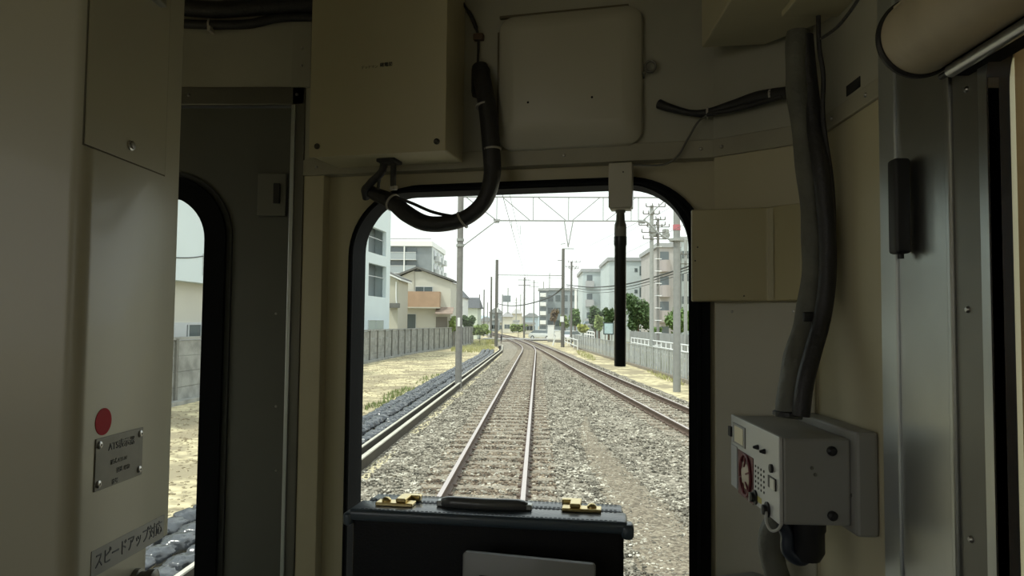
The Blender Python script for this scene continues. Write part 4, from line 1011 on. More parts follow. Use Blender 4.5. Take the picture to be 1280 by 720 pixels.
# right sheet fence + guard rail + road
rp = [(7.15, 24), (6.75, 34), (6.05, 46), (5.1, 60), (4.3, 74), (4.0, 82)]
rpath = resample(smooth_path([Vector((x, y, 0)) for x, y in rp], 8), 1.8)
fr = thing('sheet_fence', (6, 45, GZ), 'low grey sheet fence with posts along the right side of the line', 'fence')
for i, (a, b) in enumerate(zip(rpath, rpath[1:])):
    t = (b - a).normalized(); s_ = Vector((t.y, -t.x, 0)); b_ = B()
    for q in range(6):
        p0, p1 = a.lerp(b, q / 6), a.lerp(b, (q + .9) / 6); o_s = .012 if q % 2 else -.012
        prism(b_, [p0 + s_ * (o_s - .008) + Vector((0, 0, GZ)), p1 + s_ * (o_s - .008) + Vector((0, 0, GZ)), p1 + s_ * (o_s + .008) + Vector((0, 0, GZ)), p0 + s_ * (o_s + .008) + Vector((0, 0, GZ))], (0, 0, 1.22))
    part('sheet_panel', b_, fence_m, fr)
    b_ = B(); tube(b_, a + s_ * -.04 + Vector((0, 0, GZ - .1)), a + s_ * -.04 + Vector((0, 0, GZ + 1.30)), .025, 8); part('post', b_, pole_pale, fr)
b_ = B(); sweep(b_, [p + Vector((0, 0, GZ + 1.26)) for p in rpath], .03, 8); part('top_rail', b_, pole_pale, fr)
b_ = B(); rows = []
for i, p in enumerate(rpath):
    s_, t = side(rpath, i); rows.append([b_.verts.new(p + s_ * a + Vector((0, 0, z))) for a, z in ((-.25, GZ - .06), (-.06, GZ - .06), (-.06, GZ + .09), (-.25, GZ + .09))])
for a, b in zip(rows, rows[1:]):
    for k in range(4): b_.faces.new((a[k], a[(k + 1) % 4], b[(k + 1) % 4], b[k]))
part('foot_kerb', b_, mat('kerb_brown', (.24, .21, .17), .85), fr)
rd = [(9.4, 8), (9.2, 30), (8.3, 50), (7.0, 75), (6.0, 100)]
b_ = B(); rows = [[b_.verts.new((x + a, y, GZ - .04)) for a in (-1.2 if y < 60 else -.8, 1.9)] for x, y in rd]
for a, b in zip(rows, rows[1:]): b_.faces.new((a[0], a[1], b[1], b[0]))
struct('road', b_, asphalt)
gp = [(8.35, 14), (8.25, 30), (8.0, 46), (7.55, 60)]
gpath = resample(smooth_path([Vector((x, y, 0)) for x, y in gp], 8), 1.5)
gd = thing('guard_rail', (8.5, 40, GZ), 'white pipe guard rail along the road behind the sheet fence', 'guard rail')
for z in (.66, 1.04, 1.42):
    b_ = B(); sweep(b_, [p + Vector((0, 0, GZ + z)) for p in gpath], .042, 8); part('pipe', b_, white_m, gd)
for p in gpath: b_ = B(); tube(b_, p + Vector((0, 0, GZ - .05)), p + Vector((0, 0, GZ + 1.42)), .038, 8); part('post', b_, white_m, gd)
gd = thing('guard_rail', (5, 90, GZ), 'short white guard rail beside the crossing next to the parked cars', 'guard rail')
for a, b in ((G(706, 430), G(722, 437)),):
    for z in (.25, .85):
        b_ = B(); tube(b_, a + Vector((0, 0, z + .05)), b + Vector((0, 0, z + .05)), .05, 8); part('pipe', b_, white_m, gd)
    for k in range(5): p = a.lerp(b, k / 4); b_ = B(); tube(b_, p, p + Vector((0, 0, 1.0)), .05, 8); part('post', b_, white_m, gd)
gd = thing('guard_rail', (8, 95, GZ), 'short white guard rail far off beside the shrub and road sign board', 'guard rail')
a, b = atY(731, 416, 92), atY(743, 418, 88)
for z in (-.15, .25):
    b_ = B(); tube(b_, a + Vector((0, 0, z)), b + Vector((0, 0, z)), .07, 8); part('pipe', b_, white_m, gd)
for k in range(5): p = a.lerp(b, k / 4); b_ = B(); tube(b_, Vector((p.x, p.y, GZ - .1)), p + Vector((0, 0, .3)), .07, 8); part('post', b_, white_m, gd)
# grey concrete wall behind the road
bw_ = thing('boundary_wall', (12.4, 50, GZ), 'grey panelled boundary wall beneath the trees across the road', 'wall')
wp = [(12.1, 46), (11.7, 56), (10.9, 68), (10.1, 80)]
for (x0, y0_), (x1, y1_) in zip(wp, wp[1:]):
    for k in range(6):
        a = Vector((x0, y0_, GZ)).lerp(Vector((x1, y1_, GZ)), k / 6); b = Vector((x0, y0_, GZ)).lerp(Vector((x1, y1_, GZ)), (k + .95) / 6)
        b_ = B(); prism(b_, [a, b, b + Vector((.12, 0, 0)), a + Vector((.12, 0, 0))], (0, 0, 1.75)); part('wall_panel', b_, mat('grey_wall_panel', (.30, .31, .30), .8, var=.15, vscale=1), bw_)

# ---------------------------------------------------------------- masts, portals
def pole(name, x, y, h, r0, r1, lab, m=conc_pole, cat='pole', group=None, square=False):
    t = thing(name, (x, y, GZ - .05), lab, cat, group)
    b_ = B()
    if square: prism(b_, [Vector((x - r0, y - r0, GZ - .1)), Vector((x + r0, y - r0, GZ - .1)), Vector((x + r0, y + r0, GZ - .1)), Vector((x - r0, y + r0, GZ - .1))], (0, 0, h - GZ + .1), .01)
    else: lathe(b_, (x, y, GZ - .1), (0, 0, 1), [(0, r0), (h - GZ + .1, r1)], 18)
    part('pole_shaft', b_, m, t, smooth=not square); return t
pA = G(574.5, 491); pB = G(847, 482)
YG = (pA.y + pB.y) / 2
xA = atY(574, 400, YG).x; xBm = atY(846, 400, YG).x
mL = pole('catenary_mast', xA, YG, 8.2, .135, .115, 'tall grey concrete catenary mast standing left of the nearer track')
zA = lambda px, py: atY(px, py, YG).z
def clamp(parent, x, y, z, r=.16): b_ = B(); lathe(b_, (x, y, z - .05), (0, 0, 1), [(0, r), (.1, r)], 14); part('clamp_band', b_, pole_pale, parent); 
clamp(mL, xA, YG, zA(577, 307)); clamp(mL, xA, YG, zA(577, 300), .15)
b_ = B(); box(b_, xA - .05, xA + .05, YG - .15, YG - .125, zA(575, 408), zA(575, 397)); part('number_plate', b_, white_m, mL)
mR = pole('catenary_mast', xBm, YG, 8.3, .15, .13, 'pale catenary mast with red band standing right of the second track', m=mat('mast_grey', (.27, .275, .26), .65, var=.1, vscale=6))
clamp(mR, xBm, YG, zA(846, 300), .3)
b_ = B(); lathe(b_, (xBm, YG, zA(846, 288)), (0, 0, 1), [(0, .15), (.22, .15)], 16); part('red_band', b_, mat('faded_red_band', (.45, .14, .16), .6), mR)
gt_ = thing('gantry_truss', ((xA + xBm) / 2, YG, zA(710, 276)), 'pale steel lattice truss carried across both tracks by two masts', 'gantry')
zl0, zu0 = zA(710, 276), zA(710, 246.5)
gx = lambda px: atY(px, 262, YG).x
gs = mat('gantry_steel', (.33, .34, .33), .6)
def bar(p, q, r, parent, name, m=gs): b_ = B(); tube(b_, p, q, r, 8); part(name, b_, m, parent)
V3 = lambda x, z, y=None: Vector((x, YG if y is None else y, z))
bar(V3(xA, zu0), V3(xBm, zu0), .03, gt_, 'upper_chord'); bar(V3(gx(620), zl0), V3(gx(803), zl0), .03, gt_, 'lower_chord')
for px_ in (621, 666.7, 710.8, 754, 798, 789): bar(V3(gx(px_), zl0), V3(gx(px_), zu0), .018, gt_, 'vertical_strut')
for p_, q_ in ((628, 663), (672, 708), (750, 715), (795, 757)): bar(V3(gx(p_), zu0), V3(gx(q_), zl0), .018, gt_, 'diagonal_strut')
bar(V3(gx(582), zu0), V3(gx(621), zl0), .022, gt_, 'diagonal_strut'); bar(V3(gx(835), zu0), V3(gx(803), zl0), .025, gt_, 'diagonal_strut')
bar(V3(gx(621), zl0), V3(xA + .05, zA(577, 309)), .025, gt_, 'knee_brace'); 
b_ = B(); sweep(b_, smooth_path([V3(gx(801), zl0), V3(gx(811), zA(811, 279)), V3(gx(824), zA(824, 292)), V3(xBm, zA(846, 304))], 5), .035, 8); part('knee_brace', b_, gs, gt_)
for px_ in (621, 803):
    b_ = B(); prism(b_, [V3(gx(px_) - .14, zl0 + .06), V3(gx(px_) + .14, zl0 + .06), V3(gx(px_) + .1, zl0 - .1), V3(gx(px_) - .1, zl0 - .1)], (0, .03, 0)); part('gusset_plate', b_, gs, gt_)
zi = zA(711, 309)
for px_ in (705.5, 716.5): bar(V3(gx(px_), zl0), V3(gx(710.5), zi), .022, gt_, 'drop_arm')
bar(V3(gx(703), zi - .06), V3(gx(718), zi - .06), .018, gt_, 'insulator_bar'); bar(V3(gx(701), zi + .12), V3(gx(707), zi + .14), .016, gt_, 'insulator_bar')
for px_, z0, z1 in ((651, 282, 293), (640, 275, 284)): bar(V3(gx(px_), zA(px_, z0)), V3(gx(px_), zA(px_, z1)), .012, gt_, 'hanger')
# second portal, farther
pC = G(622, 434); pD = G(704, 432); Y2 = (pC.y + pD.y) / 2
x2a, x2b = atY(620.5, 400, Y2).x, atY(703.5, 400, Y2).x
z2 = lambda py: atY(660, py, Y2).z
mC = pole('catenary_mast', x2a, Y2, z2(325), .19, .16, 'dark mast left of the turnout with small white plates', m=mat('dark_pole', (.15, .145, .13), .8)); mD = pole('catenary_mast', x2b, Y2, z2(311), .2, .16, 'dark mast right of the turnout with white notice plate', m=MATS['dark_pole'])
b_ = B(); box(b_, x2b - .3, x2b + .1, Y2 - .24, Y2 - .21, z2(402), z2(395)); part('notice_plate', b_, white_m, mD)
b_ = B(); box(b_, x2a + .05, x2a + .18, Y2 - .24, Y2 - .21, z2(391), z2(385)); part('white_plate', b_, white_m, mC)
ps_ = thing('portal_beam', ((x2a + x2b) / 2, Y2, z2(345)), 'thin steel cross beam joining the two dark masts at the turnout', 'beam')
bar(V3(x2a, z2(344), Y2), V3(x2b, z2(344), Y2), .05, ps_, 'beam'); bar(V3(x2a, z2(347), Y2), V3(x2b, z2(347), Y2), .02, ps_, 'lower_wire')
bar(V3(x2b - .6, z2(325), Y2), V3(x2b + .1, z2(325), Y2), .04, mD, 'cross_arm', MATS['dark_pole'])
# far poles
far_p = [(655, 347, 422, .17, 'slim grey pole standing midway between the two dark masts', 'dark_pole'), (613.5, 346, 424, .16, 'tall thin pole just left of the dark turnout mast', 'dark_pole'), (604.5, 362, 420, .14, 'thin pole in the left group beyond the bushes', 'dark_pole'),
         (599, 368, 418, .14, 'leftmost thin pole beyond the concrete fence end', 'dark_pole'), (634.5, 360, 416, .17, 'pale thin pole to the right of the dark turnout mast', 'g'), (667, 350, 418, .17, 'pale thin pole with cross arm between the centre masts', 'g'),
         (686.5, 341, 412, .17, 'thin utility pole in front of the grey apartment block', 'dark_pole'), (645, 372, 414, .2, 'short far pole near the vanishing tracks', 'g'), (609, 378, 420, .12, 'short thin pole between two taller left poles', 'g'), (650.5, 368, 412, .2, 'faint far pole close to the centre slim pole', 'g'), (679, 352, 413.5, .2, 'faint distant pole left of the apartment utility pole', 'g')]
for px_, pt, pb, r_, lab_, mm in far_p:
    g_ = G(px_, pb); t_ = pole('utility_pole', g_.x, g_.y, atY(px_, pt, g_.y).z, r_, r_ * .8, lab_, m=MATS['dark_pole'] if mm != 'g' else pole_pale)
    if px_ in (667, 686.5, 655, 645):
        zt2 = atY(px_, pt + 3, g_.y).z
        for dz in (0, -.9): bar(Vector((g_.x - 1.1, g_.y, zt2 + dz)), Vector((g_.x + 1.1, g_.y, zt2 + dz)), .06, t_, 'cross_arm', MATS['dark_pole'])
# utility poles at the right with crossarms
def util_pole(px_, pyb, pyt, r, lab, arms, Yfix, m=pole_pale, lattice=False):
    p = atY(px_, 400, Yfix); t_ = pole('utility_pole', p.x, Yfix, atY(px_, pyt, Yfix).z, r, r * .8, lab, m=m)
    for (py_, l0, l1) in arms:
        z = atY(px_, py_, Yfix).z; bar(Vector((p.x + l0, Yfix - r, z)), Vector((p.x + l1, Yfix - r, z)), .035, t_, 'cross_arm', MATS['dark_pole'])
        for q in np.linspace(l0, l1, 4):
            b_ = B(); lathe(b_, (p.x + q, Yfix - r, z + .03), (0, 0, 1), [(0, .04), (.06, .06), (.12, .03), (.18, .05), (.22, .02)], 8); part('insulator', b_, conc_pole, t_, smooth=True)
    return t_, p
uA, pa_ = util_pole(814.5, 445, 257, .16, 'tall pale utility pole with cross arms behind the sheet fence', [(259, -.4, .9), (268, -.6, .5), (282, -.9, .9), (291, -.7, .9), (299, -.6, 1.0)], 50)
uB, pb_ = util_pole(822.5, 440, 273, .11, 'thinner dark utility pole with transformer just right of the tall pale pole', [(275, -.5, .5), (284, -.8, .8), (296, -.6, .8)], 53, m=conc_pole)
for dx, py_ in ((-.45, 290), (.5, 293)):
    b_ = B(); lathe(b_, (pb_.x + dx, 52.7, atY(822, py_, 53).z - .35), (0, 0, 1), [(0, .22), (.02, .25), (.65, .25), (.7, .2)], 16); part('transformer', b_, pole_pale, uB, smooth=True)
for k in range(9): 
    z = .8 + k * .9; b_ = B(); tube(b_, Vector((pb_.x - .25, 52.9, z)), Vector((pb_.x + .25, 52.9, z)), .03, 6); part('step_bolt', b_, white_m, uB)
uC, pc_ = util_pole(714, 430, 327, .14, 'utility pole with small cross arms right of the dark mast', [(328, -.4, 1.0), (334, -.7, .6), (336, -.3, .8)], 85, m=MATS['dark_pole'])
uD, pd_ = util_pole(857, 440, 300, .15, 'pale utility pole at the right edge of the front window', [(318, -.6, .3), (330, -.8, .3)], 56)

# wires
def wire(name, pts, r, lab, m=wire_m, cat='wire', group=None):
    b_ = B(); sweep(b_, smooth_path(pts, 8), r, 6); o = link(name, b_, m, None, True); tag(o, lab, cat, group); return o
for path, nm in ((own, 'straight near track'), (main, 'slanting right track')):
    pp = [p for p in path if 6 < p.y < 120][::6]
    wire('contact_wire', [p + Vector((0, 0, 4.95)) for p in pp], .007, 'thin overhead contact wire above the ' + nm)
    wire('messenger_wire', [p + Vector((0, 0, 5.75 - .25 * math.sin(PI * ((p.y - YG) % (Y2 - YG)) / (Y2 - YG)))) for p in pp], .006, 'thin overhead carrier wire above the ' + nm)
for k, dy in enumerate((0, 3.5, 7)):
    pts = [atY(880, 326 + dy, 40), atY(842, 339 + dy, 46), atY(784, 355 + dy, 60), atY(740, 359 + dy, 74), atY(708, 356 + dy * .6, 85)]
    wire('power_cable', pts, (.055, .035, .022)[k], ('thickest upper', 'middle', 'thin lowest')[k] + ' of the black cables sagging across the apartments', thick_wire, 'cable')
wire('power_cable', [atY(703, 360, 66), atY(686, 372, 74), atY(655, 381, 90), atY(634, 382, 110), atY(620, 379, 130)], .07, 'dark cable sagging left from the right dark mast over the tracks', thick_wire, 'cable')
wire('service_wire', [atX(200, 321, -12.14), atX(240, 322, -12.14), atX(275, 316, -12.14)], .018, 'thin dark wire crossing the white house seen through the door window', thick_wire)
wire('stay_wire', [atY(801, 276, YG), atY(760, 296, 36), atY(737, 307, 45)], .010, 'thin pale wire slanting from the gantry truss at the right')
# ---------------------------------------------------------------- buildings
def bframe(p, q): return Frame((p[0], p[1], 0), (q[0] - p[0], q[1] - p[1], 0), (0, 0, 1))
def opening(F, a0, a1, b0, b1, parent, name='window', m=win_m, frame=alu, depth=.08, mull=1, out=.0, fw=.05):
    b_ = B(); holed(b_, F, [(a0, b0), (a1, b0), (a1, b1), (a0, b1)], [[(a0 + fw, b0 + fw), (a1 - fw, b0 + fw), (a1 - fw, b1 - fw), (a0 + fw, b1 - fw)]], out, out + .05)
    for k in range(1, mull + 1): x = a0 + (a1 - a0) * k / (mull + 1); fbox(b_, F, x - fw / 2, x + fw / 2, b0 + fw, b1 - fw, out, out + .05)
    w_ = part(name, b_, frame, parent); b_ = B(); fbox(b_, F, a0 + fw * .5, a1 - fw * .5, b0 + fw * .5, b1 - fw * .5, out, out + .02); part('pane', b_, m, w_); return w_

# white building beside the fence (seen at left edge of the front window)
P0 = atY(486.5, 400, 58); dirb = Vector((.10, 1, 0)).normalized(); Pn = P0 - dirb * 14
wb_ = thing('white_building', (P0.x - 4, 52, GZ), 'blue white building with recessed dark balconies at the left of front window', 'building')
FB = bframe((Pn.x, Pn.y), (P0.x, P0.y))
if FB.ec.x < 0: FB = Frame((P0.x, P0.y, 0), (Pn - P0), (0, 0, 1))
def fb(px, py): return FB.px(px, py, 0)
def fr_(x0, x1, y0, y1):
    c = [fb(x0, y0), fb(x1, y0), fb(x0, y1), fb(x1, y1)]; aa = [c_[0] for c_ in c]; return min(aa[0], aa[1]), max(aa[0], aa[1]), (c[2][1] + c[3][1]) / 2, (c[0][1] + c[1][1]) / 2
rec = [fr_(461, 483, 286, 318), fr_(461, 483, 331, 371), fr_(460, 479, 400, 415)]
tot = sorted([fb(486.5, 400)[0], FB.px(486.5, 400)[0] + (14 if FB.ea.y > 0 else 14)]) 
amin = min(0, (Pn - FB.o).dot(FB.ea), (P0 - FB.o).dot(FB.ea)); amax = max(0, (Pn - FB.o).dot(FB.ea), (P0 - FB.o).dot(FB.ea))
hB = 14
b_ = B(); holed(b_, FB, [(amin, GZ - .1), (amax, GZ - .1), (amax, hB), (amin, hB)], [[(r[0], r[2]), (r[1], r[2]), (r[1], r[3]), (r[0], r[3])] for r in rec[:2]], -.3, 0)
fbox(b_, FB, amin, amax, GZ - .1, hB, -8, -1.6)
for r in rec[:2]: fbox(b_, FB, amin, amax, r[2] - .25, r[2], -1.6, -.3)
for aa in (amin + .01, amax - .31): fbox(b_, FB, aa, aa + .3, GZ, hB, -1.6, -.3)
fbox(b_, FB, amin, amax, hB - .3, hB, -1.6, -.3)
part('wall', b_, bw, wb_)
for r in rec[:2]:
    b_ = B(); fbox(b_, FB, r[0] - .1, r[1] + .1, r[2] - .02, r[3] + .3, -1.0, -.95); sc_ = part('balcony_screen', b_, win_gr, wb_)
    b_ = B(); fbox(b_, FB, r[0] - .02, r[1] + .02, r[2] + (r[3] - r[2]) * .62, r[2] + (r[3] - r[2]) * .64, -.25, -.2); part('hand_rail', b_, alu, wb_)
    b_ = B(); fbox(b_, FB, (r[0] - .0) if FB.ea.y < 0 else r[0], r[0] + .35, r[2], r[3], -.9, -.32); part('side_partition', b_, mat('grey_partition', (.45, .48, .48), .7), wb_)
opening(FB, *rec[2], wb_, m=mat('curtained_glass', (.40, .45, .40), .4), mull=1, out=0)

# nearer white house seen through the door window
xH = -12.6
HF = Frame((xH, 0, 0), (0, 1, 0), (0, 0, 1))
def hp2(px, py): return HF.px(px, py, 0)
ht = thing('white_house', (xH - 3, 27, GZ), 'white house with dark ledge and small window seen through the door window', 'house')
zl_ = hp2(240, 354)[1]
b_ = B(); fbox(b_, HF, 14, 34, GZ - .1, zl_, -7, 0); part('lower_wall', b_, bcream, ht)
b_ = B(); fbox(b_, HF, 14, 34, zl_, 8.5, -7, .45); part('upper_wall', b_, bw, ht)
(a0, b0), (a1, b1) = hp2(216, 403), hp2(251, 425); opening(HF, a0, a1, b1, b0, ht, m=win_m, mull=1, fw=.09)
(a0, b0), (a1, b1) = hp2(215, 403), hp2(231, 425); b_ = B(); fbox(b_, HF, a0 + .1, a1, b1 + .08, b0 - .08, .05, .06); part('shutter', b_, alu, ht)
HF2 = Frame((xH + .45, 0, 0), (0, 1, 0), (0, 0, 1)); (a0, b0), (a1, b1) = HF2.px(253.5, 317), HF2.px(264, 345); opening(HF2, a0, a1, b1, b0, ht, m=mat('pale_glass', (.35, .38, .38), .3), mull=0)

# tan gabled house with peach balcony
YH = 74
HG = Frame((0, YH, 0), (1, 0, 0), (0, 0, 1))
def hg(px, py, c=0): return HG.px(px, py, c)
hs = thing('tan_house', (hg(526, 400)[0], YH + 3, GZ), 'tan gabled two storey house with peach balcony behind the fence', 'house')
xl_, xr_ = hg(486, 400)[0], hg(563, 400)[0]; ap = hg(522, 336); er = hg(565, 352); el = hg(487, 352)
b_ = B(); prism(b_, [HG.w(xl_, GZ, 0), HG.w(xr_, GZ, 0), HG.w(xr_, er[1], 0), HG.w(ap[0], ap[1], 0), HG.w(xl_, el[1], 0)], (0, 8, 0)); part('wall', b_, bcream, hs)
for sgn, e0 in ((1, hg(566.5, 352)), (-1, hg(480, 352))):
    d_ = Vector((e0[0] - ap[0], 0, e0[1] - ap[1])); b_ = B()
    prism(b_, [HG.w(ap[0], ap[1] + .02, .4), HG.w(e0[0], e0[1] + .02, .4), HG.w(e0[0], e0[1] + .22, .4), HG.w(ap[0], ap[1] + .24, .4)], (0, 8.8, 0)); part('roof_slope', b_, roof_g, hs)
a0, b0 = hg(518, 339.5); a1, b1 = hg(527, 336.5)
b_ = B(); fbox(b_, HG, a0, a1, b0, b0 + .2, .0, .05); part('gable_vent', b_, roof_d, hs)
a0, b1 = hg(519, 358); a1, b0 = hg(541, 366); opening(HG, a0, a1, b0 - .6, b1, hs, m=win_m, mull=1)
a0, b1 = hg(497, 392); a1, b0 = hg(520, 412); opening(HG, a0, a1, b0, b1, hs, m=win_m, mull=1)
(a0, b1), (a1, b0) = hg(497.5, 364, 1.0), hg(549, 384, 1.0)
b_ = B(); fbox(b_, HG, a0, a1, b0, b1, .9, 1.0); fbox(b_, HG, a0, a0 + .1, b0, b1, 0, .9); fbox(b_, HG, a1 - .1, a1, b0, b1, 0, .9); bp_ = part('balcony_wall', b_, peach, hs)
b_ = B(); fbox(b_, HG, a0 - .05, a1 + .05, b0 - .12, b0, 0, 1.05); part('balcony_floor', b_, btan, hs)
b_ = B(); tube(b_, HG.w(hg(518, 340)[0], hg(518, 340)[1], .05), HG.w(hg(518, 340)[0], hg(518, 362)[1], .05), .05, 8); part('down_pipe', b_, btan, hs)
(a0, b1), (a1, b0) = hg(544, 386, .9), hg(566, 396, .9)
b_ = B(); prism(b_, [HG.w(a0, b1 + .1, 0), HG.w(a1, b1 + .1, 0), HG.w(a1, b0 + .25, 1.1), HG.w(a0, b0 + .25, 1.1)], (0, 0, .1)); part('porch_roof', b_, mat('rusty_porch_roof', (.35, .27, .22), .7, var=.2, vscale=3), hs)
a0, b1 = hg(545, 396); a1, b0 = hg(559, 411); b_ = B(); fbox(b_, HG, a0, a1, GZ, b1, 0, .05); part('entry_door', b_, mat('entry_brown', (.22, .20, .17), .7), hs)
# lower lean wing at left
Yw = 66; HW = Frame((0, Yw, 0), (1, 0, 0), (0, 0, 1)); hw = lambda px, py: HW.px(px, py, 0)
lw_ = thing('lean_wing', (hw(489, 400)[0], Yw + 2, GZ), 'narrow beige side house with white barge board left of the gabled house', 'house')
xw0, xw1 = hw(474, 400)[0], hw(497, 400)[0]
b_ = B(); prism(b_, [HW.w(xw0, GZ, 0), HW.w(xw1, GZ, 0), HW.w(xw1, hw(497, 350)[1], 0), HW.w(xw0, hw(474, 338)[1], 0)], (0, 5, 0)); part('wall', b_, btan, lw_)
p_, q_ = hw(470, 336.5), hw(502.5, 351)
b_ = B(); prism(b_, [HW.w(p_[0], p_[1], .4), HW.w(q_[0], q_[1], .4), HW.w(q_[0], q_[1] + .16, .4), HW.w(p_[0], p_[1] + .16, .4)], (0, 5.6, 0)); part('barge_board', b_, white_m, lw_)
b_ = B(); prism(b_, [HW.w(p_[0], p_[1] + .16, .4), HW.w(q_[0], q_[1] + .16, .4), HW.w(q_[0], q_[1] + .28, .4), HW.w(p_[0], p_[1] + .28, .4)], (0, 5.6, 0)); part('roof_sheet', b_, roof_g, lw_)
a0, b1 = hw(487, 379); a1, b0 = hw(500, 385); b_ = B(); fbox(b_, HW, a0, a1, b0, b1, 0, .6); part('canopy', b_, roof_g, lw_)
b_ = B(); sweep(b_, smooth_path([HW.w(*hw(495.5, 352), .1), HW.w(*hw(495.5, 376), .1), HW.w(*hw(498, 383), .1)], 4), .06, 8); part('down_pipe', b_, white_m, lw_)

# grey apartment block behind
YA = 125
AF = Frame((0, YA, 0), (1, 0, 0), (0, 0, 1)); af = lambda px, py: AF.px(px, py, 0)
ab = thing('grey_apartment', (af(515, 400)[0], YA + 8, GZ), 'grey apartment block with long balconies rising behind the tan house', 'building')
ax0, ax1 = af(478, 330)[0], af(539, 330)[0]; zt3 = af(515, 301.5)[1]
sx1, sy1 = atY(554.5, 330, YA + 16).x, YA + 16
b_ = B(); prism(b_, [Vector((ax0, YA, GZ)), Vector((ax1, YA, GZ)), Vector((sx1, sy1, GZ)), Vector((ax0, sy1, GZ))], (0, 0, zt3 - GZ - .9)); part('wall', b_, bgrey, ab)
b_ = B(); prism(b_, [Vector((ax0, YA - .5, zt3 - .9)), Vector((ax1 + .2, YA - .5, zt3 - .9)), Vector((sx1 + .4, sy1, zt3 - .9)), Vector((ax0, sy1, zt3 - .9))], (0, 0, .9)); part('parapet', b_, white_m, ab)
for i in range(6):
    z = zt3 - 1.0 - 2.35 * i
    a1_ = af(521, 330)[0]
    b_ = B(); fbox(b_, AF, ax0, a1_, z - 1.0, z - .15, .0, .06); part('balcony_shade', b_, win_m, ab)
    b_ = B(); fbox(b_, AF, ax0, a1_, z - 2.3, z - 1.05, .9, 1.0); bp_ = part('balcony_front', b_, mat('balcony_grey', (.33, .37, .39), .6), ab)
    b_ = B(); fbox(b_, AF, ax0, a1_, z - 2.38, z - 2.26, 0, 1.05); fbox(b_, AF, ax0, a1_, z - 1.08, z - 1.0, .88, 1.05); part('balcony_slab', b_, alu, ab)
b_ = B(); x_ = af(506.5, 330)[0]; fbox(b_, AF, x_ - .1, x_ + .1, GZ, zt3 - 1, 1.0, 1.1); part('down_pipe', b_, white_m, ab)
SA = Frame((ax1, YA, 0), (sx1 - ax1, sy1 - YA, 0), (0, 0, 1)); sl_ = (Vector((sx1, sy1, 0)) - Vector((ax1, YA, 0))).length
if SA.ec.x < 0: SA = Frame((ax1, YA, 0), (sx1 - ax1, sy1 - YA, 0), (0, 0, -1))
b_ = B(); fbox(b_, SA, .3, sl_, *sorted((SA.eb.z * GZ, SA.eb.z * (zt3 - .95))), .0, .12); part('side_wall', b_, mat('pale_side_wall', (.60, .64, .64), .7), ab)
for i in range(6):
    for k in range(3):
        z = zt3 - 3.0 - 2.35 * i; a_ = 2.2 + k * (sl_ - 3) / 3
        b_ = B(); fbox(b_, SA, a_, a_ + 1.8, *sorted((SA.eb.z * z, SA.eb.z * (z + 1.6))), .1, .2); part('window', b_, win_m, ab)
        b_ = B(); fbox(b_, SA, a_ + 1.0, a_ + 3.2, *sorted((SA.eb.z * (z - .3), SA.eb.z * (z + .7))), .1, 1.0); part('balcony', b_, alu, ab)
b_ = B(); tube(b_, Vector((ax0, YA - .4, zt3 + .35)), Vector((ax1, YA - .4, zt3 + .35)), .06, 6); part('roof_rail', b_, conc_pole, ab)

# small houses further along the left
def house(px0, px1, py_e, py_r, Y, lab, wm, rm, hip=True, pyb=None, dep=7, group=None):
    F = Frame((0, Y, 0), (1, 0, 0), (0, 0, 1)); a0, z_e = F.px(px0, py_e); a1, _ = F.px(px1, py_e); _, z_r = F.px((px0 + px1) / 2, py_r)
    t_ = thing('small_house', ((a0 + a1) / 2, Y + dep / 2, GZ), lab, 'house', group)
    b_ = B(); fbox(b_, F, a0, a1, GZ, z_e, -dep, 0); part('wall', b_, wm, t_)
    b_ = B(); o_ = .35; v = [b_.verts.new(p) for p in [(a0 - o_, Y - o_, z_e), (a1 + o_, Y - o_, z_e), (a1 + o_, Y + dep + o_, z_e), (a0 - o_, Y + dep + o_, z_e), (a0 + (a1 - a0) * (.3 if hip else 0), Y + dep / 2, z_r), (a0 + (a1 - a0) * (.7 if hip else 1), Y + dep / 2, z_r)]]
    for f in ((0, 1, 5, 4), (1, 2, 5), (2, 3, 4, 5), (3, 0, 4), (3, 2, 1, 0)): b_.faces.new([v[i] for i in f])
    part('roof', b_, rm, t_)
    nwn = max(1, int((a1 - a0) / 3)); hh = z_e - GZ
    for k in range(nwn):
        c = a0 + (a1 - a0) * (k + .5) / nwn
        for fl_ in range(max(1, int(hh / 2.7))): opening(F, c - .7, c + .7, GZ + 1.0 + 2.6 * fl_, GZ + 2.1 + 2.6 * fl_, t_, mull=1)
    return t_
house(566, 579, 372, 362, 96, 'white walled house with dark roof partly behind the left mast', white_m, roof_d)
house(579, 597, 385, 371, 108, 'pale green walled house under a dark tiled roof', mat('pale_green_wall', (.55, .60, .50), .8), roof_d, hip=False)
house(600, 612, 402, 396, 140, 'tiny white house seen between the thin left poles', white_m, roof_g)
house(628, 640, 396, 390, 175, 'distant cream house left of the centre slim pole', bcream, mat('hazed_brown_roof', (.30, .29, .28), .8))  # roof greyed and paled to paint in the distance haze
house(640, 652, 392, 386, 228, 'distant pale house with haze-paled roof above the far crossing', btan, mat('hazed_pinkish_roof', (.40, .38, .37), .8))  # roof colour washed out in place of real haze
house(656, 673, 396, 391, 190, 'distant house with light blue front right of the centre slim pole', mat('light_blue_wall', (.40, .48, .54), .7), roof_g)
house(612, 627, 391, 385, 230, 'far off low house just behind the dark left mast', bgrey, roof_g)
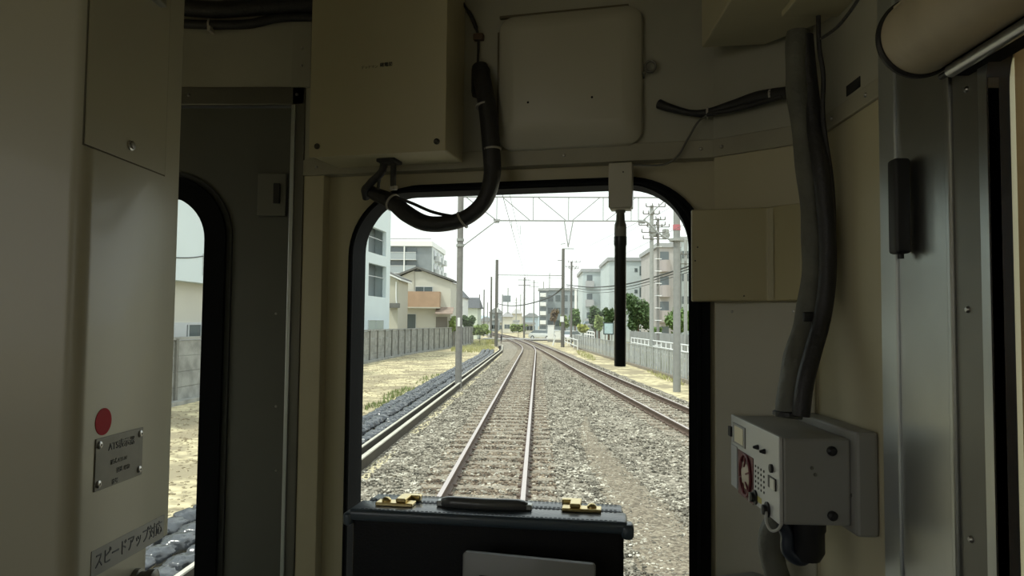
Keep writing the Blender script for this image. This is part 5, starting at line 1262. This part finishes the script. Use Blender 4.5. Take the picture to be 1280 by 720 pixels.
def flat_block(px0, px1, pyt, Y, lab, wm, dep=14, floors=5, cols=3, name='apartment_block', winmat=win_m, balc=None, side_px=None, rot=0):
    F = Frame((0, Y, 0), (1, 0, 0), (0, 0, 1)); a0, zt = F.px(px0, pyt); a1, _ = F.px(px1, pyt)
    t_ = thing(name, ((a0 + a1) / 2, Y + dep / 2, GZ), lab, 'building')
    b_ = B(); fbox(b_, F, a0, a1, GZ, zt, -dep, 0); part('wall', b_, wm, t_)
    b_ = B(); fbox(b_, F, a0 - .25, a1 + .25, zt - .3, zt + .2, -dep - .2, .25); part('roof_edge', b_, mat('roof_edge_grey', (.36, .37, .37), .7), t_)
    return t_, F, a0, a1, zt
# centre grey block with white balcony column
t_, F, a0, a1, zt = flat_block(684, 729, 361, 150, 'grey apartment block with rows of windows above the parked cars', mat('slate_wall', (.28, .32, .34), .8), floors=4)
for i in range(4):
    for k in range(5):
        c = a0 + (a1 - a0) * (k + .5) / 5; z = zt - 2.6 - 2.6 * i
        opening(F, c - .55, c + .55, z, z + 1.3, t_, mull=0, frame=bgrey)
b_ = B(); x_ = F.px(719.5, 380)[0]; fbox(b_, F, x_ - .25, x_ + .25, GZ + 3, zt, 0, .4); part('white_pier', b_, white_m, t_)
t2_, F, a0, a1, zt = flat_block(674, 684.5, 361.5, 146, 'narrow grey stair tower with stacked white balcony panels', bgrey, dep=3.2)
for i in range(6):
    z = zt - 1.55 - 1.85 * i; b_ = B(); fbox(b_, F, a0 + .2, a1 - .3, z, z + .8, 0, .3); part('white_balcony', b_, white_m, t2_)
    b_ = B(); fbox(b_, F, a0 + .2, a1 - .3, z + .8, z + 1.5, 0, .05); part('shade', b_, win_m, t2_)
# blue white middle blocks
bwl = mat('pale_blue_wall', (.52, .58, .58), .75, var=.04, vscale=.5)
t_, F, a0, a1, zt = flat_block(728.5, 765, 337.5, 116, 'pale blue white apartment block with balconies left of the hanging black tube', bwl)
for i in range(4):
    z = zt - 2.3 - 3.0 * i
    xa, xb_ = F.px(732, 345)[0], F.px(742, 345)[0]
    b_ = B(); fbox(b_, F, xa, xb_, z - .6, z + .5, .02, 1.2); part('balcony', b_, mat('balcony_pink_grey', (.42, .42, .42), .8), t_)
    b_ = B(); fbox(b_, F, xa + .2, xb_ - .2, z + .5, z + 1.5, 0, .05); part('balcony_door', b_, win_m, t_)
    for px_, ww, h0, h1 in ((753.5, .22, .2, .7), (758, .2, -.3, .9)):
        c = F.px(px_, 345)[0]; b_ = B(); fbox(b_, F, c - ww, c + ww, z + h0, z + h1, 0, .05); part('window', b_, win_m, t_)
t_, F, a0, a1, zt = flat_block(761.5, 813, 323.5, 101, 'taller pale blue white apartment block right of the hanging black tube', bwl)
for i in range(4):
    z = zt - 1.9 - 3.0 * i
    for px_, ww, h0, h1 in ((795, .2, .1, .6), (801, .18, -.4, .9), (771, .3, .0, .7)):
        c = F.px(px_, 345)[0]; b_ = B(); fbox(b_, F, c - ww, c + ww, z + h0, z + h1, 0, .05); part('window', b_, win_m, t_)
    xa, xb_ = F.px(808.5, 345)[0], F.px(814.5, 345)[0]
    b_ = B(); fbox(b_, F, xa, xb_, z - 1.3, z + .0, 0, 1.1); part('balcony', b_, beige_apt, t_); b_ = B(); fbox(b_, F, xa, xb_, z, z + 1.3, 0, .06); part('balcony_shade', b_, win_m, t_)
b_ = B(); x_ = F.px(808, 340)[0]; tube(b_, F.w(x_, GZ, .1), F.w(x_, zt, .1), .07, 6); part('down_pipe', b_, white_m, t_)
# pinkish beige near block with balconies
t_, F, a0, a1, zt = flat_block(823, 849, 306, 84, 'pinkish grey apartment block with curved balconies behind the utility poles', beige_apt)
for i in range(5):
    z = zt - 3.2 - 2.9 * i
    xa, xb_ = F.px(824, 345)[0], F.px(837, 345)[0]
    b_ = B(); prism(b_, [F.w(xa, z, 0), F.w(xa + .15, z, 1.1), F.w(xa + .5, z, 1.35), F.w(xb_ - .5, z, 1.35), F.w(xb_ - .1, z, 1.1), F.w(xb_, z, 0)], (0, 0, 1.35)); part('balcony', b_, mat('balcony_mauve', (.40, .36, .345), .8), t_)
    b_ = B(); fbox(b_, F, xa + .1, xb_ - .1, z + 1.35, z + 2.4, 0, .06); part('balcony_door', b_, win_m, t_)
t_, F, a0, a1, zt = flat_block(851.5, 1040, 298, 86, 'pale blue white apartment block at the right edge of the front window', bwl)
for i in range(5):
    z = zt - 2.4 - 2.7 * i
    for px_ in (854.5, 858.5, 868, 890, 905, 930, 950, 980, 1000): c = F.px(px_, 345)[0]; b_ = B(); fbox(b_, F, c - .18, c + .18, z, z + .9, 0, .05); part('window', b_, win_m, t_)

# distant hills and low town strip
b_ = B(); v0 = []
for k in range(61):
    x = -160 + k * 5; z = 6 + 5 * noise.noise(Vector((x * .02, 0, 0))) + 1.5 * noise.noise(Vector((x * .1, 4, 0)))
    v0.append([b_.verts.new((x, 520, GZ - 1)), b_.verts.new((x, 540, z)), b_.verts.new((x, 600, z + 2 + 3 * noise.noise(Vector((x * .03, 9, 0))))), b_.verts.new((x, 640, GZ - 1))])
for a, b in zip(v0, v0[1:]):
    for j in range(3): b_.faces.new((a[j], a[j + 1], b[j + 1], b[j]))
struct('hills', b_, mat('hazed_hill', (.42, .50, .52), .9, var=.1, vscale=.05))  # pale blue-grey colour stands in for haze over the hills
for k, (px_, pt, w_, Y, mm) in enumerate([(617, 399, 9, 200, bgrey), (630, 402, 10, 185, btan), (643, 401, 9, 192, white_m), (662, 404, 12, 165, bcream), (650, 396, 7, 260, beige_apt)]):
    lab_ = ('far grey low building left of the track vanishing point', 'far tan low building behind the dark left mast', 'far white low building at the end of the tracks', 'far cream low building by the level crossing', 'far mauve block rising behind the end of the tracks')[k]
    t_, F, a0, a1, zt = flat_block(px_ - w_ / 2, px_ + w_ / 2, pt, Y, lab_, mm, dep=8, name='low_building')
    for q in range(3): c = a0 + (a1 - a0) * (q + .5) / 3; b_ = B(); fbox(b_, F, c - .5, c + .5, GZ + .8, GZ + 1.8, 0, .06); part('window', b_, win_m, t_)

# ---------------------------------------------------------------- trees
def tree(px_, pyt, pyb, wpx, Y, lab, lm, name='tree', trunk=True, n=2600, group=None, seed=0, lobes=11):
    rs = random.Random(seed); top = atY(px_, pyt, Y); bot = atY(px_, pyb, Y); W_ = wpx / FOC * Y / 2; H_ = (top.z - bot.z) / 2; c = Vector((top.x, Y, (top.z + bot.z) / 2))
    t_ = thing(name, (c.x, Y, GZ), lab, 'tree' if trunk else 'shrub', group)
    b_ = B(); blobs = [(c, 1.0 * .72)] + [(c + Vector((rs.uniform(-.55, .55) * W_, rs.uniform(-.5, .5) * W_, rs.uniform(-.55, .6) * H_)), rs.uniform(.26, .46)) for _ in range(lobes)]
    ls = .15 + .0009 * Y
    for _ in range(n):
        p, k = rs.choice(blobs); d = Vector((rs.gauss(0, 1), rs.gauss(0, 1), rs.gauss(0, 1))).normalized() * (rs.random() ** .5) * (1.25 if rs.random() < .12 else 1)
        q = p + Vector((d.x * W_ * k, d.y * W_ * k, d.z * H_ * k)); u = Vector((rs.gauss(0, 1), rs.gauss(0, 1), rs.gauss(0, 1))).normalized(); v = u.orthogonal().normalized(); s_ = ls * rs.uniform(.5, 1.2)
        f = [b_.verts.new(q + u * s_), b_.verts.new(q + v * s_ * .6), b_.verts.new(q - u * s_), b_.verts.new(q - v * s_ * .6)]; b_.faces.new(f)
    me = bpy.data.meshes.new('foliage'); b_.to_mesh(me); b_.free(); me.materials.append(lm); me.transform(Matrix.Translation(-t_.location)); o = bpy.data.objects.new('foliage', me); C.objects.link(o); o.parent = t_
    b_ = B(); lathe(b_, (c.x, Y, GZ - .1), (0, 0, 1), [(0, .16 if trunk else .05), (c.z - GZ, .08 if trunk else .02)], 8); 
    for k in range(3): tube(b_, Vector((c.x, Y, c.z - H_ * .5)), c + Vector((rs.uniform(-.5, .5) * W_, rs.uniform(-.4, .4) * W_, rs.uniform(0, .4) * H_)), .05 if trunk else .02, 6)
    part('trunk' if trunk else 'stems', b_, bark, t_)
    return t_
tree(798, 362, 420, 42, 84, 'large dark green tree just right of the hanging black tube', leafs[0], seed=1, n=4200)
tree(846, 381, 420, 38, 70, 'bright green rounded tree behind the right catenary mast', leafs[1], seed=2, n=3600)
tree(872, 385, 420, 26, 72, 'green tree at the very right edge of the front window', leafs[1], seed=12, n=2000)
tree(744, 381, 414, 22, 93, 'dark green tree in front of the balconied pale block', leafs[0], seed=3)
tree(761, 384, 412, 18, 90, 'mid green tree close against the left of the black tube', leafs[0], seed=4)
tree(749, 394, 414, 12, 84, 'small light green tree before the darker pair of trees', leafs[2], seed=5, n=1200)
tree(719, 384, 412, 16, 115, 'green tree standing behind the parked cars', leafs[1], seed=6)
tree(693, 384, 404, 13, 135, 'reddish brown tree near the white balcony tower', mat('leaf_reddish', (.22, .16, .09), .7, var=.4, vscale=3), seed=7, n=750)
tree(706, 392, 412, 12, 120, 'pale green tree directly behind the parked white cars', leafs[2], seed=8, n=1200)
tree(729, 405, 416, 16, 82, 'yellow green rounded shrub beside the road at the right', mat('leaf_yellow', (.36, .38, .08), .7, var=.25, vscale=3), name='shrub', trunk=False, seed=9, n=1300)
tree(585, 393, 412, 20, 92, 'dark green bush beyond the end of the concrete fence', leafs[0], name='shrub', trunk=False, seed=10, n=1800)
tree(568, 394, 416, 16, 74, 'yellow green creeper bush spilling over the fence by the left mast', leafs[2], name='shrub', trunk=False, seed=11, n=1400)
tree(600, 405, 420, 26, 88, 'low pale green hedge between the left poles', leafs[2], name='hedge', trunk=False, seed=13, n=1800)
tree(648, 404, 416, 26, 125, 'pale hazy shrubs near where the tracks vanish', leafs[2], name='shrub', trunk=False, seed=14, n=1200)
tree(820, 408, 420, 14, 76, 'low green bush beneath the utility poles', leafs[1], name='shrub', trunk=False, seed=15, n=900)

# ---------------------------------------------------------------- crossing, relay boxes, signs
b_ = B(); yc = G(650, 425).y; box(b_, -8, 7, yc - 2, yc + 3.5, -.17, -.02); struct('road_crossing', b_, mat('crossing_asphalt', (.38, .37, .35), .9, var=.1, vscale=2))
def rbox(px0, px1, pyt, pyb, Y, dep, lab, m, name='relay_cabinet', cat='cabinet'):
    a = atY(px0, pyb, Y); b = atY(px1, pyt, Y); t_ = thing(name, ((a.x + b.x) / 2, Y + dep / 2, a.z), lab, cat)
    b_ = B(); box(b_, a.x, b.x, Y, Y + dep, a.z, b.z, .03); part('cabinet_body', b_, m, t_)
    b_ = B(); box(b_, a.x + .06, b.x - .06, Y - .03, Y, a.z + .1, b.z - .1, .01); part('cabinet_door', b_, m, t_)
    b_ = B(); box(b_, a.x, b.x, Y, Y + dep, GZ - .1, a.z); part('plinth', b_, conc_pole, t_)
    b_ = B(); box(b_, a.x - .05, b.x + .05, Y - .06, Y + dep + .05, b.z, b.z + .07); part('cabinet_roof', b_, m, t_); return t_
rbox(684.5, 693, 407, 424.5, 98, .8, 'tall white relay cabinet beside the crossing in front of cars', white_m)
rbox(693.5, 701, 414, 425, 96, .7, 'low white relay cabinet right of the tall white one', white_m)
pk = G(691, 432); qk = atY(694, 420, pk.y); wq = thing('white_post', pk, 'short leaning white post beside the right dark mast', 'post')
b_ = B(); tube(b_, pk, qk, .09, 10); part('post_shaft', b_, white_m, wq); b_ = B(); lathe(b_, qk, qk - pk, [(0, .1), (.05, .1)], 10); part('post_cap', b_, fence_m, wq)
for (px_, py0, py1, lab_) in ((626.5, 419, 429, 'small black dwarf signal lamp at the left beside the turnout'), (624.5, 432, 438, 'small black ground lamp next to the dark left mast base')):
    Yd_ = G(px_, py1 + 1).y; a = atY(px_, py1, Yd_); b = atY(px_, py0, Yd_); t_ = thing('dwarf_signal', (a.x, Yd_, GZ), lab_, 'signal')
    b_ = B(); box(b_, a.x - .09, a.x + .09, Yd_, Yd_ + .15, a.z + (b.z - a.z) * .35, b.z, .02); hd_ = part('signal_head', b_, black_plastic, t_)
    b_ = B(); tube(b_, Vector((a.x, Yd_ + .08, GZ - .1)), Vector((a.x, Yd_ + .08, a.z + (b.z - a.z) * .4)), .04, 8); part('signal_post', b_, rail_side, t_)
sw_ = thing('switch_machine', (G(632, 427).x, G(632, 427).y, GZ), 'grey point lever box lying left of the turnout rails', 'point machine')
p_ = sw_.location; b_ = B(); box(b_, p_.x - .9, p_.x + 1.0, p_.y - .1, p_.y + .1, -.2, -.1); part('point_rod', b_, rail_side, sw_); b_ = B(); box(b_, p_.x - 1.0, p_.x - .5, p_.y - .3, p_.y + .3, -.24, .05, .04); part('machine_case', b_, conc_pole, sw_)
Yx = 62
# billboard
a = atY(755.5, 417, 86); b = atY(766, 404.5, 86); t_ = thing('notice_board', ((a.x + b.x) / 2, 86, GZ), 'white and pale blue notice board in a dark frame beside the road', 'notice board')
b_ = B(); box(b_, a.x - .12, b.x + .12, 86, 86.2, a.z - .12, b.z + .12, .02); part('board_frame', b_, mat('dark_green_frame', (.04, .06, .06), .5), t_)
b_ = B(); box(b_, a.x, b.x, 85.96, 86, a.z, b.z); part('board_face', b_, mat('board_pale_blue', (.55, .72, .75), .5, var=.15, vscale=2), t_)
for xx in (a.x + .1, b.x - .1): b_ = B(); box(b_, xx - .05, xx + .05, 86.02, 86.12, GZ - .1, a.z); part('board_leg', b_, conc_pole, t_)
# shelter roof
a = atY(729, 405, 96); b = atY(744, 404, 96); t_ = thing('shelter', ((a.x + b.x) / 2, 97, GZ), 'small grey roofed shelter under the trees by the road', 'shelter')
b_ = B(); prism(b_, [a + Vector((0, -1, 0)), b + Vector((0, -1, 0)), b + Vector((-.3, -1, .35)), a + Vector((.3, -1, .35))], (0, 3, 0)); part('roof', b_, mat('shelter_roof_blue', (.20, .25, .28), .7), t_)
for xx in (a.x + .2, b.x - .2): b_ = B(); box(b_, xx - .07, xx + .07, 96, 96.14, GZ - .1, a.z); part('post', b_, conc_pole, t_)
# sign on a pole (left group)
a = atY(628, 370, 120); t_ = thing('lamp_sign', (a.x, 120, GZ), 'small dark square sign on a thin pole beyond the left mast', 'sign')
b_ = B(); box(b_, a.x + .1, a.x + 1.4, 120, 120.15, a.z - 1.0, a.z + .1, .02); part('sign_board', b_, win_gr, t_); b_ = B(); tube(b_, Vector((a.x, 120.1, GZ - .1)), Vector((a.x, 120.1, a.z + .3)), .08, 8); part('sign_pole', b_, conc_pole, t_)

# ---------------------------------------------------------------- cars
def car(px0, px1, pyb, Y, rz, lab, col):
    c = atY((px0 + px1) / 2, pyb, Y); L, Wd, Ht = 4.2, 1.7, 1.5
    t_ = thing('car', (c.x, Y, GZ - .04), lab, 'car', None, rz)
    M = Matrix.Translation((c.x, Y, GZ - .04)) @ Matrix.Rotation(rz, 4, 'Z')
    body = [(-2.1, .3), (-2.1, .75), (-1.95, .92), (-1.05, 1.02), (1.75, 1.0), (2.05, .8), (2.1, .35), (1.8, .22), (-1.8, .22)]
    b_ = B(); prism(b_, [M @ Vector((x, -Wd / 2, z)) for x, z in body], M.to_3x3() @ Vector((0, Wd, 0)), .09, 3); part('body', b_, col, t_, smooth=True)
    cabn = [(-1.3, .98), (-.6, 1.46), (1.0, 1.48), (1.85, .98)]
    b_ = B(); v0 = [b_.verts.new(M @ Vector((x, -Wd / 2 + (.08 if z < 1 else .2), z))) for x, z in cabn]; v1 = [b_.verts.new(M @ Vector((x, Wd / 2 - (.08 if z < 1 else .2), z))) for x, z in cabn]
    b_.faces.new(v0); b_.faces.new(v1[::-1])
    for i in range(4): b_.faces.new((v0[i], v1[i], v1[(i + 1) % 4], v0[(i + 1) % 4]))
    part('windows', b_, win_m, t_)
    b_ = B(); prism(b_, [M @ Vector((x, -Wd / 2 + .2, z)) for x, z in [(-.62, 1.45), (1.02, 1.47), (1.0, 1.51), (-.6, 1.50)]], M.to_3x3() @ Vector((0, Wd - .4, 0)), .01); part('roof', b_, col, t_)
    for x in (-1.3, 1.3):
        for s_ in (-1, 1): b_ = B(); lathe(b_, M @ Vector((x, s_ * (Wd / 2 - .2) , .31)), M.to_3x3() @ Vector((0, s_, 0)), [(0, .31), (.2, .31), (.22, .26)], 18); wh = part('wheel', b_, rubber, t_, smooth=True); b_ = B(); lathe(b_, M @ Vector((x, s_ * (Wd / 2 + .01), .31)), M.to_3x3() @ Vector((0, s_, 0)), [(0, .18), (.02, .16)], 14); part('hub_cap', b_, alu, wh)
    for s_ in (-1, 1): b_ = B(); box(b_, -2.13, -2.08, s_ * .62 - .16, s_ * .62 + .16, .62, .78, .01, M); part('headlamp', b_, alu, t_)
    b_ = B(); box(b_, -2.13, -2.09, -.4, .4, .4, .55, 0, M); part('grille', b_, black_plastic, t_)
car(704, 722, 424, 101, math.radians(62), 'white car facing the tracks behind the relay cabinets', white_m)
car(690, 698, 420, 116, math.radians(80), 'silver white car half hidden behind the right dark mast', mat('silver_paint', (.55, .57, .58), .3, metal=.3))
car(672, 684, 420, 112, math.radians(150), 'pale car waiting at the crossing behind the tall cabinet', mat('pale_paint', (.60, .62, .60), .3, metal=.2))
